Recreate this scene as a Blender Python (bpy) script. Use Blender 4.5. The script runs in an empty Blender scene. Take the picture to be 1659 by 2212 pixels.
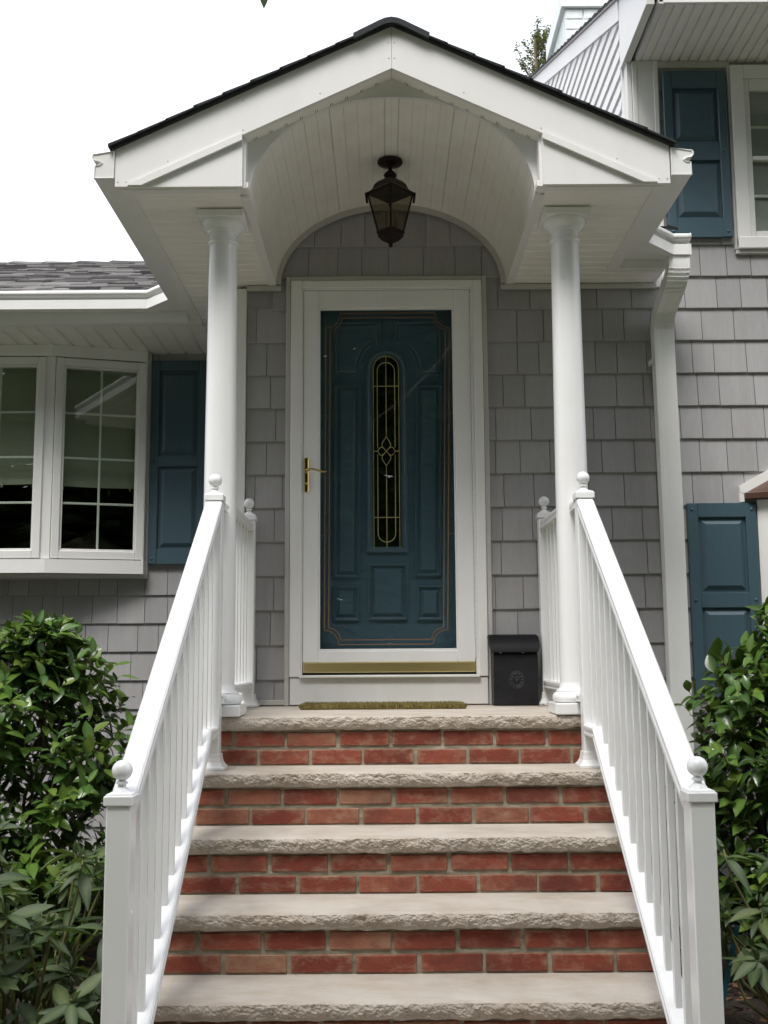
import bpy, bmesh, math, random
from mathutils import Vector, Matrix, noise

random.seed(7)
R = math.radians
sc = bpy.context.scene
COL = sc.collection

# ------------------------------------------------------------------ camera
CAM = dict(f=2351.22 / 1659.0, cx=-0.0448, D=5.517, h=0.2438, pitch=0.1314, yaw=0.0001, roll=-0.0066)
cam_d = bpy.data.cameras.new('camera')
cam = bpy.data.objects.new('camera', cam_d)
COL.objects.link(cam)
cam_d.sensor_fit = 'HORIZONTAL'
cam_d.sensor_width = 36.0
cam_d.lens = CAM['f'] * 36.0
cam_d.clip_start = 0.05
cam_d.clip_end = 500
cam.matrix_world = (Matrix.Translation((CAM['cx'], -CAM['D'], CAM['h'])) @ Matrix.Rotation(-CAM['yaw'], 4, 'Z')
                    @ Matrix.Rotation(math.pi / 2 + CAM['pitch'], 4, 'X') @ Matrix.Rotation(CAM['roll'], 4, 'Z'))
sc.camera = cam
CAM_INV = cam.matrix_world.inverted()


def project(p):
    """Normalised image coordinates (0..1 across, 0..1 down) and depth."""
    q = CAM_INV @ Vector(p)
    d = max(-q.z, 1e-3)
    return 0.5 + CAM['f'] * q.x / d, 0.5 - CAM['f'] * 0.75 * q.y / d, -q.z


def in_view(p, m=0.02):
    u, v, d = project(p)
    return -m < u < 1 + m and -m < v < 1 + m and d > 0.3


# ------------------------------------------------------------------ sky and sun (bright overcast, sun high on the left)
SUN_EL, SUN_AZ = R(60), R(-158)      # azimuth measured from +Y towards +X
wd = bpy.data.worlds.new('World')
sc.world = wd
wd.use_nodes = True
wn = wd.node_tree.nodes
wl_ = wd.node_tree.links
sky = wn.new('ShaderNodeTexSky')
sky.sky_type = 'NISHITA'
sky.sun_disc = False
sky.sun_elevation = SUN_EL
sky.sun_rotation = SUN_AZ
sky.air_density = 1.0
sky.dust_density = 6.0
sky.ozone_density = 1.0
hs = wn.new('ShaderNodeHueSaturation')
hs.inputs['Saturation'].default_value = 0.30
wl_.new(sky.outputs['Color'], hs.inputs['Color'])
bg = wn['Background']
bg.inputs['Strength'].default_value = 0.10
ov = wn.new('ShaderNodeMix')            # even cloud cover over the clear-sky gradient
ov.data_type = 'RGBA'
ov.inputs[0].default_value = 0.8
ov.inputs[7].default_value = (3.80, 3.95, 4.28, 1)
wl_.new(hs.outputs['Color'], ov.inputs[6])
wl_.new(ov.outputs[2], bg.inputs['Color'])

sun_d = bpy.data.lights.new('sun', 'SUN')
sun_d.energy = 0.8
sun_d.angle = R(22)
sun_d.color = (1.0, 0.97, 0.92)
sun = bpy.data.objects.new('sun', sun_d)
COL.objects.link(sun)
sdir = Vector((math.sin(SUN_AZ) * math.cos(SUN_EL), math.cos(SUN_AZ) * math.cos(SUN_EL), math.sin(SUN_EL)))
sun.rotation_euler = sdir.to_track_quat('Z', 'Y').to_euler()
sun.location = sdir * 30

sc.view_settings.view_transform = 'Standard'
sc.view_settings.look = 'None'
sc.view_settings.exposure = 1.95
sc.view_settings.gamma = 1.0

# ------------------------------------------------------------------ helpers
WL = {}          # world location of every object made (no parent is rotated)


def put(o, loc, parent=None):
    loc = Vector(loc)
    COL.objects.link(o)
    if parent is not None:
        o.parent = parent
        o.location = loc - WL[parent.name]
    else:
        o.location = loc
    WL[o.name] = loc
    return o


def thing(name, label, cat, loc=(0, 0, 0), group=None):
    o = bpy.data.objects.new(name, None)
    o.empty_display_size = 0.1
    put(o, loc)
    tag(o, label, cat, group)
    return o


def tag(o, label=None, cat=None, group=None, kind=None):
    if label: o['label'] = label
    if cat: o['category'] = cat
    if group: o['group'] = group
    if kind: o['kind'] = kind
    return o


class MB:
    """Collects boxes, prisms, lathes and tubes; build() links them as ONE mesh object."""

    def __init__(self, M=None):
        self.v, self.f, self.M, self.mi, self.cur = [], [], M, [], 0

    def _add(self, vs, fs):
        b = len(self.v)
        self.v += [(self.M @ Vector(p)) if self.M else Vector(p) for p in vs]
        self.f += [[b + i for i in f] for f in fs]
        self.mi += [self.cur] * len(fs)
        return self

    def box(self, x0, x1, y0, y1, z0, z1, bev=0.0):
        vs = [(x, y, z) for z in (z0, z1) for y in (y0, y1) for x in (x0, x1)]
        fs = [(0, 2, 3, 1), (4, 5, 7, 6), (0, 1, 5, 4), (2, 6, 7, 3), (0, 4, 6, 2), (1, 3, 7, 5)]
        if bev <= 0:
            return self._add(vs, fs)
        bm = bmesh.new()
        bv = [bm.verts.new(p) for p in vs]
        for f in fs: bm.faces.new([bv[i] for i in f])
        bmesh.ops.bevel(bm, geom=list(bm.edges), offset=bev, segments=1, affect='EDGES', profile=0.5)
        bm.verts.index_update()
        self._add([v.co.copy() for v in bm.verts], [[v.index for v in f.verts] for f in bm.faces])
        bm.free()
        return self

    def prism(self, poly, axis, a0, a1):
        """poly: 2D points; axis 'y': (x,z) extruded along y; 'x': (y,z); 'z': (x,y)."""
        def p3(p, a):
            return {'y': (p[0], a, p[1]), 'x': (a, p[0], p[1]), 'z': (p[0], p[1], a)}[axis]
        n = len(poly)
        vs = [p3(p, a0) for p in poly] + [p3(p, a1) for p in poly]
        fs = [list(range(n))[::-1], list(range(n, 2 * n))] + [(i, (i + 1) % n, n + (i + 1) % n, n + i) for i in range(n)]
        return self._add(vs, fs)

    def frustum(self, r0, z0, r1, z1, axis='y'):
        """Rect (a0,a1,b0,b1) at depth z0 joined to a smaller rect at depth z1, facing -y by default."""
        def q(r, d): return [(r[0], d, r[2]), (r[1], d, r[2]), (r[1], d, r[3]), (r[0], d, r[3])]
        vs = q(r0, z0) + q(r1, z1)
        fs = [(4, 5, 6, 7)] + [(i, (i + 1) % 4, 4 + (i + 1) % 4, 4 + i) for i in range(4)]
        return self._add(vs, fs)

    def lathe(self, prof, cx, cy, n=32, rot=0.0, cap=True):
        vs, fs = [], []
        for r, z in prof:
            for i in range(n):
                a = rot + 2 * math.pi * i / n
                vs.append((cx + r * math.cos(a), cy + r * math.sin(a), z))
        for k in range(len(prof) - 1):
            for i in range(n):
                j = (i + 1) % n
                fs.append((k * n + i, k * n + j, (k + 1) * n + j, (k + 1) * n + i))
        if cap:
            fs.append(list(range(n))[::-1])
            fs.append([(len(prof) - 1) * n + i for i in range(n)])
        return self._add(vs, fs)

    def tube(self, pts, r, n=6, closed=False, r1=None):
        pts = [Vector(p) for p in pts]
        vs, fs = [], []
        m = len(pts)
        up = None
        for i, p in enumerate(pts):
            a = pts[i - 1] if (i > 0 or closed) else pts[i]
            b = pts[(i + 1) % m] if (i < m - 1 or closed) else pts[i]
            t = (b - a).normalized()
            if up is None:
                up = t.orthogonal().normalized()
            else:
                up = (up - t * up.dot(t))
                up = up.normalized() if up.length > 1e-6 else t.orthogonal().normalized()
            s = t.cross(up)
            rr = r if r1 is None else r + (r1 - r) * i / max(1, m - 1)
            for k in range(n):
                an = 2 * math.pi * k / n
                vs.append(p + up * (rr * math.cos(an)) + s * (rr * math.sin(an)))
        for i in range(m if closed else m - 1):
            for k in range(n):
                k2 = (k + 1) % n
                a, b = i * n, ((i + 1) % m) * n
                fs.append((a + k, a + k2, b + k2, b + k))
        if not closed:
            fs.append(list(range(n))[::-1])
            fs.append([(m - 1) * n + k for k in range(n)])
        return self._add(vs, fs)

    def sphere(self, c, r, n=20, m=12, sx=1, sy=1, sz=1):
        vs, fs = [], []
        for i in range(m + 1):
            th = math.pi * i / m
            for k in range(n):
                ph = 2 * math.pi * k / n
                vs.append((c[0] + sx * r * math.sin(th) * math.cos(ph), c[1] + sy * r * math.sin(th) * math.sin(ph), c[2] + sz * r * math.cos(th)))
        for i in range(m):
            for k in range(n):
                k2 = (k + 1) % n
                fs.append((i * n + k, (i + 1) * n + k, (i + 1) * n + k2, i * n + k2))
        return self._add(vs, fs)

    def mesh(self, name, mats, smooth=False, angle=None, recalc=True):
        me = bpy.data.meshes.new(name)
        me.from_pydata([tuple(p) for p in self.v], [], self.f)
        for m in (mats if isinstance(mats, (list, tuple)) else [mats]):
            me.materials.append(m)
        if any(self.mi):
            me.polygons.foreach_set('material_index', self.mi)
        if recalc:
            bm = bmesh.new()
            bm.from_mesh(me)
            bmesh.ops.recalc_face_normals(bm, faces=list(bm.faces))
            bm.to_mesh(me)
            bm.free()
        if smooth or angle:
            me.polygons.foreach_set('use_smooth', [True] * len(me.polygons))
            if angle:
                me.set_sharp_from_angle(angle=R(angle))
        me.update()
        return me

    def build(self, name, mats, parent=None, loc=(0, 0, 0), smooth=False, angle=None, recalc=True):
        """Vertices are world coordinates; loc becomes the object's origin."""
        L = Vector(loc)
        if L.length > 0:
            self.v = [p - L for p in self.v]
        o = bpy.data.objects.new(name, self.mesh(name, mats, smooth, angle, recalc))
        return put(o, L, parent)


def inst(name, me, loc, parent, rot=None, scale=None):
    o = bpy.data.objects.new(name, me)
    put(o, loc, parent)
    if rot is not None:
        if isinstance(rot, Matrix):
            o.rotation_euler = rot.to_euler()
        else:
            o.rotation_euler = rot
    if scale is not None:
        o.scale = scale
    return o


# ------------------------------------------------------------------ materials
def nt(name):
    m = bpy.data.materials.new(name)
    m.use_nodes = True
    return m, m.node_tree.nodes, m.node_tree.links, m.node_tree.nodes['Principled BSDF']


def coords(N, L, scale=(1, 1, 1), local=False):
    mp = N.new('ShaderNodeMapping')
    mp.inputs['Scale'].default_value = scale
    if local:
        tc = N.new('ShaderNodeTexCoord')
        L.new(tc.outputs['Object'], mp.inputs['Vector'])
    else:
        g = N.new('ShaderNodeNewGeometry')
        L.new(g.outputs['Position'], mp.inputs['Vector'])
    return mp.outputs['Vector']


def noise_node(N, L, vec, scale, detail=4, rough=0.6):
    t = N.new('ShaderNodeTexNoise')
    t.inputs['Scale'].default_value = scale
    t.inputs['Detail'].default_value = detail
    t.inputs['Roughness'].default_value = rough
    L.new(vec, t.inputs['Vector'])
    return t.outputs['Fac']


def ramp(N, L, fac, stops):
    r = N.new('ShaderNodeValToRGB')
    e = r.color_ramp.elements
    while len(e) < len(stops): e.new(0.5)
    for i, (p, c) in enumerate(stops):
        e[i].position = p
        e[i].color = (*c, 1) if len(c) == 3 else c
    L.new(fac, r.inputs['Fac'])
    return r.outputs['Color']


def mixc(N, L, fac, a, b, mode='MIX'):
    m = N.new('ShaderNodeMix')
    m.data_type = 'RGBA'
    m.blend_type = mode
    for s, v in ((m.inputs[0], fac), (m.inputs[6], a), (m.inputs[7], b)):
        if isinstance(v, (int, float)):
            s.default_value = v
        elif isinstance(v, tuple):
            s.default_value = (*v, 1) if len(v) == 3 else v
        else:
            L.new(v, s)
    return m.outputs[2]


def math_n(N, L, op, a, b=None, clamp=False):
    m = N.new('ShaderNodeMath')
    m.operation = op
    m.use_clamp = clamp
    for s, v in ((m.inputs[0], a), (m.inputs[1], b)):
        if v is None: continue
        if isinstance(v, (int, float)): s.default_value = v
        else: L.new(v, s)
    return m.outputs[0]


def rand_piece(N, L):
    """A random value for each loose piece: works for single objects and for joined ones."""
    g = N.new('ShaderNodeNewGeometry')
    oi = N.new('ShaderNodeObjectInfo')
    s = math_n(N, L, 'ADD', g.outputs['Random Per Island'], oi.outputs['Random'])
    return math_n(N, L, 'FRACT', s)


def bump(N, L, B, height, strength, dist):
    b = N.new('ShaderNodeBump')
    b.inputs['Strength'].default_value = strength
    b.inputs['Distance'].default_value = dist
    L.new(height, b.inputs['Height'])
    L.new(b.outputs['Normal'], B.inputs['Normal'])


def plain(name, col, rough=0.5, var=0.06, vscale=6.0, bstr=0.0, bscale=60.0, metallic=0.0, piece=0.0, stretch=(1, 1, 1), spec=0.5, bdist=0.002):
    m, N, L, B = nt(name)
    v = coords(N, L, stretch)
    n = noise_node(N, L, v, vscale)
    lo = tuple(c * (1 - var) for c in col)
    hi = tuple(min(1, c * (1 + var)) for c in col)
    c = ramp(N, L, n, [(0.3, lo), (0.7, hi)])
    if piece:
        rp = rand_piece(N, L)
        k = math_n(N, L, 'MULTIPLY_ADD', rp, 2 * piece)
        k.node.inputs[2].default_value = 1 - piece
        g = N.new('ShaderNodeCombineColor')
        for i in range(3): L.new(k, g.inputs[i])
        c = mixc(N, L, 1.0, c, g.outputs[0], 'MULTIPLY')
    L.new(c, B.inputs['Base Color'])
    B.inputs['Roughness'].default_value = rough
    B.inputs['Metallic'].default_value = metallic
    B.inputs['Specular IOR Level'].default_value = spec
    if bstr:
        bump(N, L, B, noise_node(N, L, v, bscale, 6), bstr, bdist)
    return m


def make_white(name, col, rough, dirt=0.05):
    """White painted or vinyl trim with faint grime streaks."""
    m, N, L, B = nt(name)
    n1 = noise_node(N, L, coords(N, L, (1, 1, 1)), 2.2, 5)
    n2 = noise_node(N, L, coords(N, L, (9, 9, 1.2)), 1.0, 5)
    n3 = noise_node(N, L, coords(N, L, (1, 1, 1)), 55, 3)
    g = tuple(c * (1 - 3.2 * dirt) for c in (col[0], col[1] * 0.985, col[2] * 0.95))
    a = math_n(N, L, 'MULTIPLY', n1, n2)
    c = mixc(N, L, math_n(N, L, 'MULTIPLY_ADD', a, 2.6, True), col, g)
    c.node.inputs[0].links[0].from_node.inputs[2].default_value = -0.45
    L.new(c, B.inputs['Base Color'])
    rr = math_n(N, L, 'MULTIPLY_ADD', n1, 0.15)
    rr.node.inputs[2].default_value = rough - 0.07
    L.new(rr, B.inputs['Roughness'])
    bump(N, L, B, n3, 0.06, 0.002)
    return m


M = {}
M['white'] = make_white('white_paint', (0.80, 0.795, 0.785), 0.42, 0.022)
M['vinyl'] = make_white('white_vinyl', (0.77, 0.77, 0.755), 0.36, 0.035)
M['rail'] = make_white('white_rail', (0.82, 0.825, 0.83), 0.24, 0.02)
M['soffit'] = make_white('soffit_white', (0.89, 0.87, 0.83), 0.5, 0.04)
M['trim_grey'] = plain('grey_trim', (0.50, 0.485, 0.46), 0.55, 0.05)
M['shutter'] = plain('blue_shutter', (0.056, 0.100, 0.128), 0.42, 0.10, 3.0, 0.10, 1.0, stretch=(150, 150, 9), bdist=0.001)
M['door_blue'] = plain('blue_door', (0.078, 0.137, 0.183), 0.38, 0.10, 4.0, 0.10, 1.0, stretch=(140, 140, 8), bdist=0.001)
M['brass'] = plain('brass', (0.50, 0.36, 0.11), 0.16, 0.06, 8, metallic=1.0)
M['brass_brushed'] = plain('brushed_brass', (0.92, 0.76, 0.36), 0.30, 0.05, 2, 0.12, 1.0, metallic=1.0, stretch=(2, 300, 300), bdist=0.0004)
M['came'] = plain('brass_came', (0.80, 0.68, 0.28), 0.35, 0.1, 8, metallic=0.15)
M['etch'] = plain('bronze_line', (0.22, 0.125, 0.06), 0.5, 0.1)
M['black_iron'] = plain('black_iron', (0.010, 0.010, 0.012), 0.5, 0.4, 18, 0.25, 110, spec=0.35)
M['emblem'] = plain('greyer_black', (0.045, 0.045, 0.05), 0.4, 0.4, 30)  # greyer than the mailbox body so the emblem stands out
M['lid_black'] = plain('lid_black', (0.004, 0.004, 0.006), 0.55, 0.3, 18, spec=0.2)
M['copper'] = plain('aged_copper', (0.020, 0.011, 0.009), 0.40, 0.35, 14, 0.1, 60, metallic=0.55)
M['dark_room'] = plain('dark_room', (0.016, 0.016, 0.015), 0.9, 0.2)  # near-black: the gloom of unlit interiors is put into the wall colour
M['gutter'] = make_white('gutter_white', (0.80, 0.80, 0.79), 0.3, 0.03)
M['dark_gap'] = plain('dark_gap', (0.02, 0.02, 0.02), 0.8, 0.2)
M['rubber'] = plain('black_sweep', (0.015, 0.015, 0.015), 0.6, 0.2)
M['candle'] = plain('candle_sleeve', (0.35, 0.31, 0.22), 0.5, 0.1)
M['stem'] = plain('plant_stem', (0.10, 0.065, 0.035), 0.7, 0.3, 20, 0.3, 80)
M['stem_green'] = plain('green_stem', (0.13, 0.13, 0.04), 0.6, 0.3, 20)
M['teal'] = plain('teal_plastic', (0.02, 0.12, 0.15), 0.45, 0.1)
M['cloth'] = plain('shade_cloth', (0.33, 0.345, 0.265), 0.9, 0.06, 3, 0.3, 1, stretch=(300, 300, 300))
M['cloth2'] = plain('sofa_cloth', (0.10, 0.085, 0.06), 0.9, 0.6, 9)
M['bay_roof'] = plain('brown_metal', (0.075, 0.036, 0.026), 0.35, 0.15, 5)
M['chimney'] = plain('painted_brick', (0.82, 0.86, 0.86), 0.7, 0.12, 9, 0.3, 40, piece=0.06)


def make_siding():
    m, N, L, B = nt('grey_shingle_siding')
    grain = noise_node(N, L, coords(N, L, (190, 190, 7)), 1.0, 5, 0.65)
    big = noise_node(N, L, coords(N, L), 1.3, 4)
    fine = noise_node(N, L, coords(N, L), 140, 2)
    c = ramp(N, L, grain, [(0.25, (0.306, 0.300, 0.306)), (0.6, (0.354, 0.350, 0.359)), (0.85, (0.386, 0.382, 0.392))])
    c = mixc(N, L, math_n(N, L, 'MULTIPLY', big, 0.35), c, (0.318, 0.300, 0.285))
    stk = noise_node(N, L, coords(N, L, (16, 16, 1.1)), 1.0, 5, 0.6)
    c = mixc(N, L, ramp(N, L, stk, [(0.48, (0, 0, 0)), (0.72, (0.45, 0.45, 0.45))]), c, (0.275, 0.262, 0.250))
    rp = rand_piece(N, L)
    k = math_n(N, L, 'MULTIPLY_ADD', rp, 0.17)
    k.node.inputs[2].default_value = 0.93
    g = N.new('ShaderNodeCombineColor')
    for i in range(3): L.new(k, g.inputs[i])
    c = mixc(N, L, 1.0, c, g.outputs[0], 'MULTIPLY')
    L.new(c, B.inputs['Base Color'])
    B.inputs['Roughness'].default_value = 0.62
    h = math_n(N, L, 'MULTIPLY_ADD', fine, 0.3)
    L.new(grain, h.node.inputs[2])
    bump(N, L, B, h, 0.35, 0.002)
    return m


M['siding'] = make_siding()


def make_brick():
    m, N, L, B = nt('red_brick')
    pos = coords(N, L)
    loc = coords(N, L, (1, 1, 1), True)
    rp = rand_piece(N, L)
    base = ramp(N, L, rp, [(0.0, (0.195, 0.046, 0.030)), (0.35, (0.235, 0.056, 0.034)), (0.7, (0.275, 0.072, 0.044)), (0.88, (0.29, 0.088, 0.055)), (1.0, (0.31, 0.155, 0.095))])
    n1 = noise_node(N, L, coords(N, L, (14, 14, 26)), 1.0, 6, 0.7)
    base = mixc(N, L, math_n(N, L, 'MULTIPLY_ADD', n1, 1.5, True), base, (0.105, 0.030, 0.024))
    base.node.inputs[0].links[0].from_node.inputs[2].default_value = -0.62
    # pale mortar smears and bloom
    n2 = noise_node(N, L, coords(N, L, (13, 13, 22)), 1.0, 7, 0.68)
    sx = N.new('ShaderNodeSeparateXYZ')
    L.new(loc, sx.inputs[0])
    def edge(sock, half, pw):
        a = math_n(N, L, 'ABSOLUTE', math_n(N, L, 'SUBTRACT', sock, half))
        return math_n(N, L, 'POWER', math_n(N, L, 'DIVIDE', a, half), pw)
    eg = math_n(N, L, 'MAXIMUM', edge(sx.outputs['X'], 0.0999, 9.0), edge(sx.outputs['Z'], 0.0288, 5.0))
    f2 = math_n(N, L, 'MULTIPLY_ADD', eg, 0.16)
    L.new(n2, f2.node.inputs[2])
    sm = ramp(N, L, f2, [(0.50, (0, 0, 0)), (0.76, (0.7, 0.7, 0.7))])
    base = mixc(N, L, sm, base, (0.37, 0.26, 0.175))
    n4 = noise_node(N, L, pos, 4.5, 5, 0.6)
    base = mixc(N, L, ramp(N, L, n4, [(0.50, (0, 0, 0)), (0.70, (0.55, 0.55, 0.55))]), base, (0.10, 0.038, 0.028))
    n3 = noise_node(N, L, pos, 230, 3)
    sp = ramp(N, L, n3, [(0.30, (1, 1, 1)), (0.36, (0, 0, 0))])
    base = mixc(N, L, math_n(N, L, 'MULTIPLY', sp, 0.6), base, (0.06, 0.03, 0.025))
    L.new(base, B.inputs['Base Color'])
    B.inputs['Roughness'].default_value = 0.85
    B.inputs['Specular IOR Level'].default_value = 0.25
    h = math_n(N, L, 'ADD', noise_node(N, L, pos, 60, 6, 0.7), n3)
    bump(N, L, B, h, 0.55, 0.004)
    return m


M['brick'] = make_brick()


def make_mortar():
    m, N, L, B = nt('mortar')
    p = coords(N, L)
    n = noise_node(N, L, p, 14, 6)
    c = ramp(N, L, n, [(0.25, (0.17, 0.145, 0.10)), (0.55, (0.31, 0.27, 0.205)), (0.8, (0.40, 0.36, 0.29))])
    L.new(c, B.inputs['Base Color'])
    B.inputs['Roughness'].default_value = 0.95
    bump(N, L, B, noise_node(N, L, p, 150, 5, 0.7), 0.7, 0.004)
    return m


M['mortar'] = make_mortar()


def make_stone(name, rock=True):
    m, N, L, B = nt(name)
    p = coords(N, L)
    n = noise_node(N, L, p, 5.0, 7, 0.62)
    c = ramp(N, L, n, [(0.22, (0.40, 0.345, 0.285)), (0.5, (0.51, 0.465, 0.410)), (0.78, (0.58, 0.54, 0.485))])
    # soft veins drawn across the slab and a few rusty or damp stains
    wv = noise_node(N, L, coords(N, L, (2.5, 9, 9)), 1.4, 5, 0.55)
    c = mixc(N, L, ramp(N, L, wv, [(0.50, (0, 0, 0)), (0.72, (0.7, 0.7, 0.7))]), c, (0.42, 0.355, 0.28))
    st = noise_node(N, L, p, 2.3, 6, 0.7)
    c = mixc(N, L, ramp(N, L, st, [(0.54, (0, 0, 0)), (0.74, (0.75, 0.75, 0.75))]), c, (0.33, 0.29, 0.235))
    if rock:
        c = mixc(N, L, 1.0, c, (0.92, 0.89, 0.87), 'MULTIPLY')
    else:
        c = mixc(N, L, 1.0, c, (0.90, 0.89, 0.88), 'MULTIPLY')
    f = noise_node(N, L, p, 320, 3)
    c = mixc(N, L, ramp(N, L, f, [(0.28, (0.8, 0.8, 0.8)), (0.37, (0, 0, 0))]), c, (0.24, 0.20, 0.17))
    L.new(c, B.inputs['Base Color'])
    B.inputs['Roughness'].default_value = 0.88
    B.inputs['Specular IOR Level'].default_value = 0.3
    if rock:
        bump(N, L, B, noise_node(N, L, p, 85, 8, 0.72), 0.6, 0.006)
    else:
        bump(N, L, B, noise_node(N, L, p, 190, 5, 0.7), 0.22, 0.003)
    return m


M['rock'] = make_stone('rock_faced_limestone', True)
M['slab'] = make_stone('smooth_limestone', False)


def make_roof(name, cols):
    m, N, L, B = nt(name)
    p = coords(N, L)
    rp = rand_piece(N, L)
    c = ramp(N, L, rp, [(i / (len(cols) - 1), q) for i, q in enumerate(cols)])
    g = noise_node(N, L, p, 260, 3)
    c = mixc(N, L, math_n(N, L, 'MULTIPLY', g, 0.5), c, (0.03, 0.03, 0.03))
    L.new(c, B.inputs['Base Color'])
    B.inputs['Roughness'].default_value = 0.95
    bump(N, L, B, g, 0.7, 0.004)
    return m


M['roof_black'] = make_roof('black_shingle', [(0.018, 0.020, 0.022), (0.03, 0.034, 0.038), (0.045, 0.05, 0.055)])
M['roof_grey'] = make_roof('weathered_shingle', [(0.035, 0.033, 0.036), (0.10, 0.096, 0.098), (0.20, 0.19, 0.19), (0.36, 0.345, 0.34)])


def make_glass(name, tint=(1, 1, 1), boost=1.0, wavy=0.0):
    """Thin pane: clear transmission plus a mirror reflection by Fresnel."""
    m, N, L, B = nt(name)
    N.remove(B)
    out = N['Material Output']
    tr = N.new('ShaderNodeBsdfTransparent')
    tr.inputs['Color'].default_value = (*tint, 1)
    gl = N.new('ShaderNodeBsdfGlossy')
    gl.inputs['Roughness'].default_value = 0.0
    lw = N.new('ShaderNodeLayerWeight')
    lw.inputs['Blend'].default_value = 0.5
    p5 = math_n(N, L, 'POWER', lw.outputs['Facing'], 5.0)
    f = math_n(N, L, 'MULTIPLY_ADD', p5, 0.95, True)
    f.node.inputs[2].default_value = 0.042 * boost
    if wavy:
        b = N.new('ShaderNodeBump')
        b.inputs['Strength'].default_value = wavy
        b.inputs['Distance'].default_value = 0.01
        L.new(noise_node(N, L, coords(N, L), 2.0, 1), b.inputs['Height'])
        L.new(b.outputs['Normal'], gl.inputs['Normal'])
    mx = N.new('ShaderNodeMixShader')
    L.new(f, mx.inputs[0])
    L.new(tr.outputs[0], mx.inputs[1])
    L.new(gl.outputs[0], mx.inputs[2])
    L.new(mx.outputs[0], out.inputs['Surface'])
    return m


M['glass'] = make_glass('window_glass', (0.93, 0.96, 0.93), 1.5)
M['storm_glass'] = make_glass('storm_glass', (0.94, 0.96, 0.95), 1.7)
M['lamp_glass'] = make_glass('lamp_glass', (0.62, 0.58, 0.50), 0.8)


def make_lite():
    m, N, L, B = nt('textured_dark_glass')
    B.inputs['Base Color'].default_value = (0.006, 0.008, 0.007, 1)
    B.inputs['Roughness'].default_value = 0.12
    bump(N, L, B, noise_node(N, L, coords(N, L), 45, 3), 0.5, 0.004)
    return m


M['lite'] = make_lite()


def make_leaf(name, cols, rough, vein=0.25, under=(0.16, 0.20, 0.09), trans=0.18):
    m, N, L, B = nt(name)
    rp = rand_piece(N, L)
    c = ramp(N, L, rp, [(i / (len(cols) - 1), q) for i, q in enumerate(cols)])
    n = noise_node(N, L, coords(N, L), 26, 3)
    c = mixc(N, L, math_n(N, L, 'MULTIPLY', n, 0.45), c, tuple(x * 0.45 for x in cols[0]))
    at = N.new('ShaderNodeAttribute')
    at.attribute_name = 'rib'
    c = mixc(N, L, math_n(N, L, 'MULTIPLY', at.outputs['Fac'], vein), c, (0.22, 0.28, 0.10))
    g = N.new('ShaderNodeNewGeometry')
    c = mixc(N, L, g.outputs['Backfacing'], c, under)
    L.new(c, B.inputs['Base Color'])
    B.inputs['Roughness'].default_value = rough
    B.inputs['Subsurface Weight'].default_value = 0.0
    out = N['Material Output']
    tl = N.new('ShaderNodeBsdfTranslucent')
    c2 = mixc(N, L, 0.6, c, (0.20, 0.32, 0.03))
    L.new(c2, tl.inputs['Color'])
    mx = N.new('ShaderNodeMixShader')
    mx.inputs[0].default_value = trans
    L.new(B.outputs[0], mx.inputs[1])
    L.new(tl.outputs[0], mx.inputs[2])
    L.new(mx.outputs[0], out.inputs['Surface'])
    bump(N, L, B, noise_node(N, L, coords(N, L), 60, 2), 0.12, 0.003)
    return m


M['camellia'] = make_leaf('camellia_leaf', [(0.018, 0.058, 0.012), (0.030, 0.098, 0.017), (0.052, 0.145, 0.022), (0.105, 0.215, 0.032), (0.125, 0.235, 0.034), (0.16, 0.235, 0.04)], 0.24, under=(0.085, 0.14, 0.04))
M['rhodo'] = make_leaf('rhododendron_leaf', [(0.014, 0.034, 0.013), (0.020, 0.046, 0.018), (0.028, 0.062, 0.022), (0.055, 0.100, 0.026), (0.085, 0.115, 0.03)], 0.55, 0.3, (0.055, 0.070, 0.030))
M['tree_leaf'] = make_leaf('tree_leaf', [(0.030, 0.070, 0.018), (0.050, 0.100, 0.025), (0.075, 0.120, 0.030)], 0.6, 0.25, (0.05, 0.08, 0.03), 0.06)
M['dry_tree'] = make_leaf('juniper_leaf', [(0.060, 0.085, 0.030), (0.095, 0.105, 0.040), (0.16, 0.095, 0.060), (0.070, 0.120, 0.035)], 0.8)
M['litter'] = plain('dead_leaf', (0.13, 0.065, 0.035), 0.8, 0.4, 12, piece=0.6)
M['mat'] = plain('olive_coir', (0.23, 0.185, 0.060), 0.95, 0.35, 30, piece=0.45)


def make_ground():
    m, N, L, B = nt('ground_cover')
    p = coords(N, L)
    n = noise_node(N, L, p, 9, 8, 0.7)
    soil = ramp(N, L, n, [(0.3, (0.018, 0.013, 0.009)), (0.6, (0.045, 0.032, 0.022)), (0.8, (0.085, 0.060, 0.040))])
    gn = noise_node(N, L, p, 30, 6, 0.7)
    grass = ramp(N, L, gn, [(0.3, (0.15, 0.185, 0.085)), (0.7, (0.24, 0.265, 0.14))])
    s = N.new('ShaderNodeSeparateXYZ')
    L.new(p, s.inputs[0])
    w = math_n(N, L, 'MULTIPLY_ADD', n, 1.2)
    L.new(s.outputs['Y'], w.node.inputs[2])
    k = math_n(N, L, 'LESS_THAN', w, -3.0)
    L.new(mixc(N, L, k, soil, grass), B.inputs['Base Color'])
    B.inputs['Roughness'].default_value = 0.95
    bump(N, L, B, n, 0.8, 0.03)
    return m


M['ground'] = make_ground()

# ------------------------------------------------------------------ dimensions (metres; landing top is z = 0, entry wall face is y = 0)
GZ = -1.175                      # ground
LAND, TREAD, RISE = 0.985, 0.270, 0.196
SOF = 2.171                      # porch soffit
YF = -1.240                      # front of the gable
SL = 0.468                       # porch roof slope
EXPO = 0.1735                    # siding exposure
YW = 1.20                        # wall of the recessed left wing

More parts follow.
